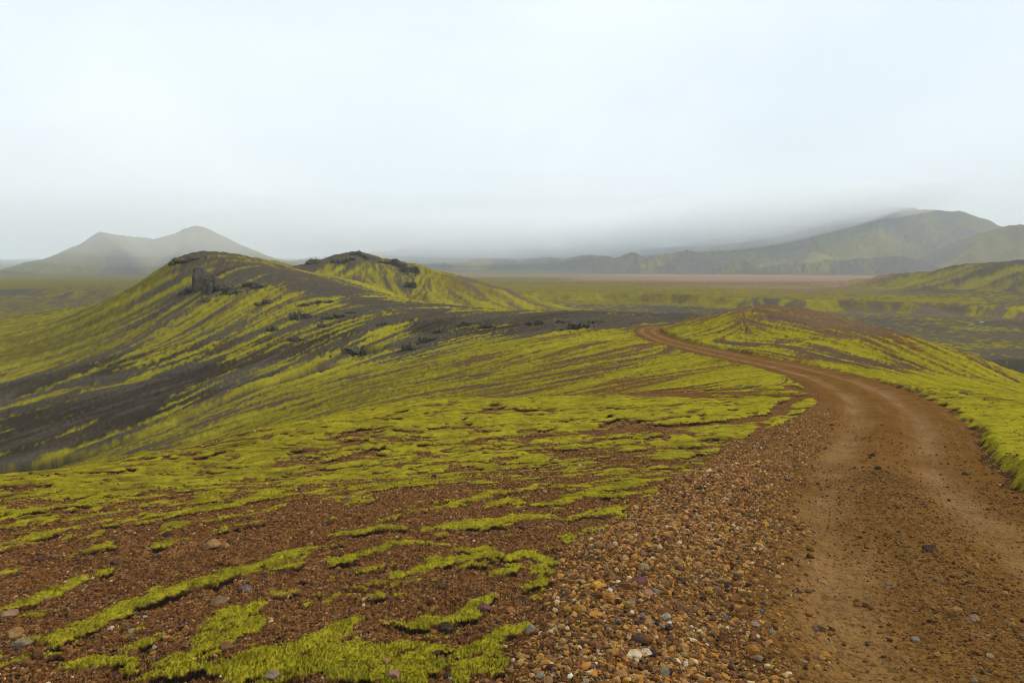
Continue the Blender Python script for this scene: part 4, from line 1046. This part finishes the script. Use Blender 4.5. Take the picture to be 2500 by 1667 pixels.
def points_object(name, p, sc, rot, col, coll):
    me = bpy.data.meshes.new(name)
    me.vertices.add(len(p)); me.vertices.foreach_set('co', p.astype(np.float32).ravel())
    for an, av in (('scl', sc), ('rot', rot)):
        a = me.attributes.new(an, 'FLOAT_VECTOR', 'POINT'); a.data.foreach_set('vector', av.astype(np.float32).ravel())
    a = me.attributes.new('col', 'FLOAT_COLOR', 'POINT'); a.data.foreach_set('color', np.concatenate([col, np.ones((len(col), 1))], 1).astype(np.float32).ravel())
    ob = bpy.data.objects.new(name, me)
    ng = bpy.data.node_groups.new(name + '_scatter', 'GeometryNodeTree')
    ng.interface.new_socket('Geometry', in_out='INPUT', socket_type='NodeSocketGeometry')
    ng.interface.new_socket('Geometry', in_out='OUTPUT', socket_type='NodeSocketGeometry')
    N = ng.nodes.new
    gi = N('NodeGroupInput'); go = N('NodeGroupOutput'); ins = N('GeometryNodeInstanceOnPoints'); ciN = N('GeometryNodeCollectionInfo')
    ciN.inputs['Collection'].default_value = coll; ciN.inputs['Separate Children'].default_value = True; ciN.inputs['Reset Children'].default_value = True
    na_s = N('GeometryNodeInputNamedAttribute'); na_s.data_type = 'FLOAT_VECTOR'; na_s.inputs['Name'].default_value = 'scl'
    na_r = N('GeometryNodeInputNamedAttribute'); na_r.data_type = 'FLOAT_VECTOR'; na_r.inputs['Name'].default_value = 'rot'
    e2r = N('FunctionNodeEulerToRotation')
    L = ng.links.new
    L(gi.outputs[0], ins.inputs['Points']); L(ciN.outputs[0], ins.inputs['Instance']); ins.inputs['Pick Instance'].default_value = True
    L(na_s.outputs[0], ins.inputs['Scale']); L(na_r.outputs[0], e2r.inputs[0]); L(e2r.outputs[0], ins.inputs['Rotation'])
    ri_ = N('FunctionNodeRandomValue'); ri_.data_type = 'INT'
    for sk in ri_.inputs:
        if sk.type == 'INT' and sk.name == 'Max': sk.default_value = 100
    L([o_ for o_ in ri_.outputs if o_.type == 'INT'][0], ins.inputs['Instance Index'])
    L(ins.outputs[0], go.inputs[0])
    md = ob.modifiers.new('scatter', 'NODES'); md.node_group = ng
    return ob
grav = points_object('gravel', gp[~single], gs[~single], gr[~single], gc[~single], lib)
link(grav, 'loose brown, tan and grey gravel scattered over the slope, bank and road', 'gravel', None, 'stuff')
for n_i, i in enumerate(order):
    ob = bpy.data.objects.new('stone', STONE_MESH[n_i % len(STONE_MESH)])
    ob.location = gp[i]; ob.rotation_euler = gr[i]; ob.scale = gs[i]; ob.color = (*gc[i], 1)
    link(ob, parent=LAND['gravel_bank'])
print('gravel', len(gp))

# ------------------------------------------------------------------ moss shoots on the mats
def tuft_mesh(seed, blades=26):
    g = np.random.default_rng(seed)
    V, F = [], []
    for b_ in range(blades):
        a = g.normal(0.5, 0.8); ro = g.uniform(0, 0.6) * g.choice([-1, 1]); el = g.uniform(0.08, 0.6); L_ = g.uniform(0.5, 1.0); w_b = g.uniform(0.05, 0.10)
        b0 = np.array([math.cos(a) * ro, math.sin(a) * ro, -0.15]); dv_ = np.array([math.cos(a) * math.cos(el), math.sin(a) * math.cos(el), math.sin(el)])
        sd = np.array([-math.sin(a), math.cos(a), 0]) * w_b
        mid = b0 + dv_ * L_ * 0.6; tip = b0 + dv_ * L_ + np.array([0, 0, -0.18 * L_])
        i0 = len(V); V += [b0 - sd, b0 + sd, mid + sd, mid - sd, tip]; F += [(i0, i0 + 1, i0 + 2), (i0, i0 + 2, i0 + 3), (i0 + 3, i0 + 2, i0 + 4)]
    return np.array(V), np.array(F)
def moss_material():
    k = NT('moss_shoot')
    a = k.n('ShaderNodeAttribute', attribute_name='col', attribute_type='INSTANCER')
    b = k.n('ShaderNodeBsdfPrincipled', Roughness=0.95); b.inputs['Specular IOR Level'].default_value = 0.0
    k.l(a.outputs['Color'], b.inputs['Base Color'])
    tr = k.n('ShaderNodeBsdfTranslucent'); k.l(a.outputs['Color'], tr.inputs['Color'])
    mx = k.n('ShaderNodeMixShader', Fac=0.3); k.l(b.outputs[0], mx.inputs[1]); k.l(tr.outputs[0], mx.inputs[2])
    o = k.n('ShaderNodeOutputMaterial'); k.l(mx.outputs[0], o.inputs['Surface'])
    return k.m
MAT_TUFT = moss_material()
lib2 = bpy.data.collections.new('moss_shapes')
for i in range(4):
    v, f = tuft_mesh(70 + i)
    lib2.objects.link(bpy.data.objects.new('moss_shape_%d' % i, simple_mesh('moss_shape', v, f, MAT_TUFT)))
PAL_M = 1.0 * np.array([(.285, .255, .014), (.20, .182, .012), (.34, .29, .024), (.10, .086, .008), (.15, .085, .02)]); W_M = np.array([.33, .25, .2, .13, .09])
def m_moss(ij): return (M[ij] > 0.75) * 1.0
vig = fbm(TG * 22, (LG - 0.5 * TG) * 40, 2, 431)
def m_moss(ij): return sstep(0.4, 0.95, M[ij]) * np.clip(0.75 + 1.2 * vig[ij], 0.08, 1)
mp_ = [scatter(2300, 2.2, 6.5, 0.012, 0.024, m_moss, PAL_M, W_M, 21, 0.45), scatter(700, 5.5, 12, 0.018, 0.034, m_moss, PAL_M, W_M, 22, 0.45)]
mpp, mps, mpr, mpc = [np.concatenate([p[i] for p in mp_]) for i in range(4)]
mps = mps * np.array([1.6, 1.6, 1.0])
Gv, ijv = ground_z(mpp[:, 0], mpp[:, 1])
mpc = mpc * np.clip(0.88 + 0.95 * vig[ijv], 0.3, 1.25)[:, None]
shoots = points_object('moss_shoots', mpp, mps, mpr * np.array([0.5, 0.5, 0]) + np.stack([0 * mpr[:, 0], 0 * mpr[:, 0], (mpr[:, 2] - 3.14) * 0.22], 1), mpc, lib2)
link(shoots, 'short yellow-green moss shoots standing on the nearest moss mats', 'moss', None, 'stuff')
print('shoots', len(mpp))

# ------------------------------------------------------------------ streams on the valley floor
wk = NT('stream_water')
wb_ = wk.n('ShaderNodeBsdfPrincipled', Roughness=0.08); wb_.inputs['Base Color'].default_value = (0.03, 0.035, 0.03, 1); wb_.inputs['IOR'].default_value = 1.33
wn_ = wk.noise(wk.n('ShaderNodeTexCoord').outputs['Object'], 2.0, 2); wbp = wk.n('ShaderNodeBump', Strength=0.08, Distance=0.1); wk.l(wn_, wbp.inputs['Height']); wk.l(wbp.outputs[0], wb_.inputs['Normal'])
wk.l(wb_.outputs[0], wk.n('ShaderNodeOutputMaterial').inputs['Surface'])
def ground1(x, y):
    G, _ = ground_z(np.atleast_1d(np.asarray(x, float)), np.atleast_1d(np.asarray(y, float)))
    return G(z)
for pl, wd, lab in (([(2225, 747), (2240, 743), (2258, 739), (2275, 736)], 0.9, 'pale thin stream on the dark river flat beyond the dome hill'),):
    ln = smooth_line([drop(a, b) for a, b in pl], 6)[:, :2]
    tg_ = np.gradient(ln, axis=0); tg_ /= np.linalg.norm(tg_, axis=1, keepdims=True)
    nr_ = np.stack([tg_[:, 1], -tg_[:, 0]], 1)
    ww = wd * (0.6 + 0.5 * np.abs(np.sin(np.arange(len(ln)) * 1.3)))[:, None] * 0.5
    L_, R_ = ln - nr_ * ww, ln + nr_ * ww
    zz = np.array([ground1(np.linspace(l_[0], r_[0], 7), np.linspace(l_[1], r_[1], 7)).max() for l_, r_ in zip(L_, R_)]) + 0.06
    v = np.concatenate([np.column_stack([L_, zz]), np.column_stack([R_, zz]), np.column_stack([L_, zz - 0.6]), np.column_stack([R_, zz - 0.6])])
    n = len(ln); i_ = np.arange(n - 1)
    q = np.concatenate([np.stack([i_, n + i_, n + i_ + 1, i_ + 1], 1), np.stack([2 * n + i_, i_, i_ + 1, 2 * n + i_ + 1], 1), np.stack([n + i_, 3 * n + i_, 3 * n + i_ + 1, n + i_ + 1], 1)])
    link(bpy.data.objects.new('stream', simple_mesh('stream', v, q, wk.m, False)), lab, None, None, 'structure')

# ------------------------------------------------------------------ lava outcrops
def lava_material():
    k = NT('lava_rock')
    tc = k.n('ShaderNodeTexCoord'); geo = k.n('ShaderNodeNewGeometry'); vec = geo.outputs['Position']
    n1 = k.noise(vec, 0.6, 5, 0.6); n2 = k.noise(vec, 3.0, 4, 0.65)
    col = k.mix(k.ramp(n1, 0.3, 0.7), (0.050, 0.042, 0.032), (0.125, 0.106, 0.080))
    col = k.mix(k.ramp(n2, 0.45, 0.75), col, (0.02, 0.017, 0.015))
    sx = k.n('ShaderNodeSeparateXYZ'); k.l(geo.outputs['Normal'], sx.inputs[0])
    mz = k.math('MULTIPLY', k.ramp(sx.outputs[2], 0.55, 0.9), k.ramp(n1, 0.42, 0.6))
    col = k.mix(k.math('MULTIPLY', mz, 0.75), col, (0.10, 0.095, 0.016))
    b = k.n('ShaderNodeBsdfPrincipled', Roughness=0.92); b.inputs['Specular IOR Level'].default_value = 0.03
    k.l(col, b.inputs['Base Color'])
    bp = k.n('ShaderNodeBump', Strength=0.8, Distance=0.6); k.l(n2, bp.inputs['Height']); k.l(bp.outputs[0], b.inputs['Normal'])
    o = k.n('ShaderNodeOutputMaterial'); k.l(b.outputs[0], o.inputs['Surface'])
    return k.m
MAT_LAVA = lava_material()

def outcrop(name, px, py, wpx, hpx, label, seed, cat='rock', group=None, lumps=5, sink=0.56, flat=1.0):
    """cluster of broken lava blocks grown together, seated in the slope; px, py = middle of its base line"""
    p = drop(px, py, z)
    W = wpx * p[1] / FPX; H = hpx * p[1] / FPX
    g = np.random.default_rng(seed)
    ob = bpy.data.objects.new(name, None); ob.location = p; ob.empty_display_size = 0.5
    link(ob, label, cat, group)
    for j in range(lumps):
        v, f = rock_shape(seed * 31 + j, 3, 12, 0.10, 4.0, 0.05)
        t = (j + 0.5) / lumps - 0.5 + (g.uniform(-0.08, 0.08) if lumps > 1 else 0)
        hh = H * (g.uniform(0.55, 1.0) if lumps > 1 else 1.0) * (1 - 1.1 * t * t)
        sc = np.array([W / lumps * (g.uniform(0.8, 1.25) if lumps > 1 else 0.55), max(W * 0.22, hh * 0.8) * g.uniform(0.7, 1.2) * flat, hh * 1.0])
        a = g.uniform(-0.5, 0.5)
        v = v * sc
        v = np.stack([v[:, 0] * math.cos(a) - v[:, 1] * math.sin(a), v[:, 0] * math.sin(a) + v[:, 1] * math.cos(a), v[:, 2]], 1)
        v[:, 2] += 0.10 * hh * np.sign(np.sin(v[:, 2] / (0.28 * hh) * 3.0)) * 0.5       # rough ledges
        cx = p[0] + t * W; cy = p[1] + g.uniform(-0.12, 0.12) * W * flat
        G, _ = ground_z(np.array([cx]), np.array([cy]))
        bl = bpy.data.objects.new('block', simple_mesh('block', v, f, MAT_LAVA, False))
        bl.location = (cx - p[0], cy - p[1], float(G(z)[0]) - p[2] + hh * (1 - 2 * sink) * 0.5)
        link(bl, parent=ob)
    V, F = [], []; off = 0                      # blocks fallen below it
    for j in range(14):
        v, f = rock_shape(seed * 57 + j, 1, 7, 0.04, 3.0, 0.02)
        d_ = H * g.uniform(0.06, 0.2)
        cx = p[0] + g.normal(0, 0.6) * W; cy = p[1] - abs(g.normal(0.15, 0.35)) * W
        G, _ = ground_z(np.array([cx]), np.array([cy]))
        V.append(v * d_ * g.uniform(0.7, 1.3, 3) + np.array([cx - p[0], cy - p[1], float(G(z)[0]) - p[2] + d_ * 0.2])); F.append(f + off); off += len(v)
    rb = bpy.data.objects.new('rubble', simple_mesh('rubble', np.concatenate(V), np.concatenate(F), MAT_LAVA, False))
    link(rb, None, None, None, 'stuff', ob)
    return ob
GR, GK = 'lava rocks along the dark ridge', 'crags on the rocky knoll'
ROCKS = [
    ('crag', 466, 658, 36, 50, 'tall crag with a sheer dark face below the top of the left ridge', GR, 3), ('crag', 494, 664, 38, 30, 'broken grey slabs right beside the sheer dark crag', GR, 3),
    ('lava_outcrop', 531, 673, 32, 18, 'blocky dark outcrop to the lower right of the sheer crag', GR, 4), ('lava_outcrop', 580, 657, 64, 12, 'long low overhanging ledge near the top of the left ridge', GR, 7), ('lava_outcrop', 606, 698, 36, 11, 'flat outcrop in moss below the long overhanging ledge', GR, 4),
    ('lava_boulder', 465, 691, 12, 10, 'left of two rounded blocks in the moss straight below the sheer crag', GR, 1), ('lava_boulder', 479, 690, 12, 11, 'right of two rounded blocks in the moss straight below the sheer crag', GR, 1), ('lava_outcrop', 420, 600, 56, 9, 'dark rocky rim on the very top of the left ridge', GR, 6),
    ('lava_outcrop', 698, 703, 24, 8, 'small dark outcrop at the upper edge of the moss, mid ridge', GR, 3), ('lava_outcrop', 738, 694, 42, 8, 'thin slanting ledge bordering the black sand on mid ridge', GR, 5), ('lava_outcrop', 690, 731, 46, 18, 'craggy outcrop cluster in the middle of the ridge slope', GR, 6),
    ('lava_outcrop', 626, 760, 20, 14, 'lone pointed dark rock low on the streaked ridge slope', GR, 2), ('lava_outcrop', 743, 749, 28, 9, 'slanting dark slab on black sand right of the craggy cluster', GR, 3), ('lava_outcrop', 768, 729, 42, 11, 'row of broken slabs on the lip of the black sand flat', GR, 5),
    ('lava_outcrop', 803, 719, 18, 6, 'small flat rock farthest up on the black sand lip', GR, 2), ('lava_outcrop', 680, 781, 38, 9, 'low slanting outcrop on the lower ridge slope', GR, 4), ('lava_outcrop', 830, 811, 84, 18, 'wide arched ledge overhanging the bright green gully head', GR, 9),
    ('lava_boulder', 931, 803, 17, 15, 'left of two pale round boulders on the slope right of the gully head', GR, 1), ('lava_boulder', 949, 802, 17, 17, 'right of two pale round boulders on the slope right of the gully head', GR, 1), ('lava_outcrop', 980, 785, 42, 14, 'dark jagged outcrop above the two pale boulders', GR, 5), ('lava_outcrop', 1068, 745, 36, 9, 'low dark rocks on the crest where the black sand narrows', GR, 4),
    ('lava_outcrop', 1122, 753, 32, 8, 'flat dark rocks on the brown slope below the crest', GR, 4), ('lava_outcrop', 1228, 745, 36, 13, 'dark lava heap standing alone on the edge of the sand flat', GR, 5), ('lava_outcrop', 1327, 754, 42, 19, 'largest black lava heap on the crest left of the road bend', GR, 6),
    ('lava_outcrop', 1364, 742, 32, 9, 'jagged lava blocks between the black heap and the road bend', GR, 4), ('lava_outcrop', 1293, 742, 22, 7, 'small lava blocks just left of the largest black heap', GR, 3), ('lava_outcrop', 880, 745, 24, 7, 'small dark stones poking out of the bright moss patch', GR, 3),
    ('lava_outcrop', 1010, 762, 30, 10, 'crumbling dark rocks on the brown scree below the sand flat', GR, 4),
    ('crag', 828, 587, 40, 9, 'flat rock cap on the summit of the knoll', GK, 4), ('crag', 787, 602, 42, 10, 'dark cliff band left of the knoll summit', GK, 5), ('crag', 921, 611, 34, 15, 'steep crag near the right end of the knoll crest', GK, 3), ('crag', 943, 622, 32, 18, 'bold crag at the right end of the knoll crest', GK, 3),
    ('crag', 884, 604, 30, 9, 'low broken rocks between the knoll summit and its right crag', GK, 4), ('crag', 943, 655, 22, 16, 'dark rock face halfway down the right side of the knoll', GK, 3), ('crag', 722, 604, 32, 9, 'small crag at the left end of the knoll crest', GK, 4),
]
for i, (nm, px, py, w, h, lab, grp, n) in enumerate(ROCKS):
    outcrop(nm, px, py, w, h, lab, 40 + i, 'rock', grp, n)

# ------------------------------------------------------------------ stones that stand out on the near ground
TAN, BRN, DRK, GRY, WHT, ORG, PNK, PUR = (.27, .15, .06), (.15, .07, .028), (.035, .024, .018), (.19, .155, .105), (.5, .41, .27), (.33, .15, .045), (.25, .14, .09), (.12, .055, .05)
LOOSE = [
    (490, 1258, 38, 24, TAN, 'tan wedge-shaped rock lying alone on brown gravel, upper left'), (2143, 1266, 30, 16, (.05, .032, .02), 'dark rock on the ridge between the two wheel tracks'), (2006, 1047, 14, 9, DRK, 'small black stone in the middle of the road, far one'), (2018, 1078, 14, 9, DRK, 'small dark stone in the middle of the road, nearer of two'),
    (1115, 1399, 34, 22, PUR, 'dark pointed rock at the end of a moss strip'), (1026, 1448, 38, 24, DRK, 'blackish angular rock just below a moss strip, bottom centre'), (992, 1388, 26, 26, BRN, 'round brown rock on gravel above a moss strip'),
    (1458, 1508, 30, 20, WHT, 'cream white stone, left of a pair on the gravel bank'), (1486, 1505, 27, 15, WHT, 'pale rounded stone, right of a pair on the gravel bank'), (1450, 1388, 26, 18, GRY, 'pale grey cobble on the gravel bank'), (1462, 1470, 22, 16, (.07, .065, .06), 'dark grey cobble above the white pair'),
    (1526, 1420, 30, 20, (.3, .26, .18), 'flat pale stone in the middle of the gravel bank'), (1401, 1357, 11, 12, WHT, 'small upright white stone on the gravel bank'), (1485, 1364, 28, 18, PNK, 'pinkish brown stone on the gravel bank'), (1470, 1340, 36, 24, PUR, 'wide purplish rock on the upper gravel bank'),
    (1424, 1558, 36, 26, TAN, 'tan rock at the bottom edge of the gravel bank'), (253, 1446, 14, 10, WHT, 'white flake on gravel below the long moss strip'), (299, 1451, 16, 12, GRY, 'light grey stone on gravel below the long moss strip'), (30, 1463, 30, 22, TAN, 'tan cobble near the left edge'),
    (12, 1415, 30, 18, PNK, 'flat pinkish cobble at the left edge'), (46, 1488, 34, 20, GRY, 'greyish cobble near the left edge, lowest of three'), (624, 1558, 30, 18, GRY, 'light grey stone at the bottom edge among moss'), (561, 1356, 34, 16, (.11, .085, .08), 'flat purplish grey stone sunk in the brown gravel'),
    (499, 1386, 34, 16, (.16, .10, .06), 'flat brown stone sunk in the gravel below the moss strip'), (1842, 1524, 22, 15, TAN, 'tan stone at the left edge of the road, bottom'), (2104, 1472, 18, 13, GRY, 'grey stone on the nearest part of the road'), (2235, 1428, 26, 19, PNK, 'pale brown stone right of the road ridge'), (2198, 1410, 24, 17, ORG, 'orange stone right of the road ridge'),
    (1889, 1338, 22, 14, TAN, 'tan stone on the left wheel track'), (2039, 1343, 12, 9, (.13, .13, .12), 'small bluish grey stone on the road'), (1608, 1124, 20, 12, DRK, 'black stone on the upper gravel bank'), (1710, 1127, 14, 9, DRK, 'small dark stone where the gravel bank meets the road'), (1910, 977, 9, 6, DRK, 'tiny dark stone at the left road edge before the curve'), (2218, 1090, 14, 8, DRK, 'dark stone at the right road edge'),
    (520, 1490, 30, 18, BRN, 'brown stone half buried in the moss, lower left'), (885, 1520, 18, 16, TAN, 'small tan stone standing on moss, bottom centre'), (905, 1553, 26, 20, PNK, 'pinkish cobble beside moss at the bottom centre'), (205, 1285, 16, 12, BRN, 'reddish brown stone on the left slope'),
]
for i, (px, py, w, h, c, lab) in enumerate(LOOSE):
    p = drop(px, min(py, 1562), z)
    d = math.sqrt(p[0] ** 2 + p[1] ** 2 + p[2] ** 2) / FPX
    W, H = w * d * 0.44, h * d * 0.46
    v, f = rock_shape(2000 + i, 3, 9, 0.06, 3.0, 0.02)
    v = v * np.array([W, W * 0.85, H])
    me = simple_mesh('rock' if w > 24 else 'stone', v, f, MAT_STONE, False)
    ob = bpy.data.objects.new('rock' if w > 24 else 'stone', me)
    ob.location = (p[0], p[1] + W * 0.3, p[2] + H * 0.25); ob.rotation_euler = (0, 0, random.Random(i).uniform(-0.6, 0.6)); ob.color = (*c, 1)
    link(ob, lab, 'stone', 'loose stones on the near ground')
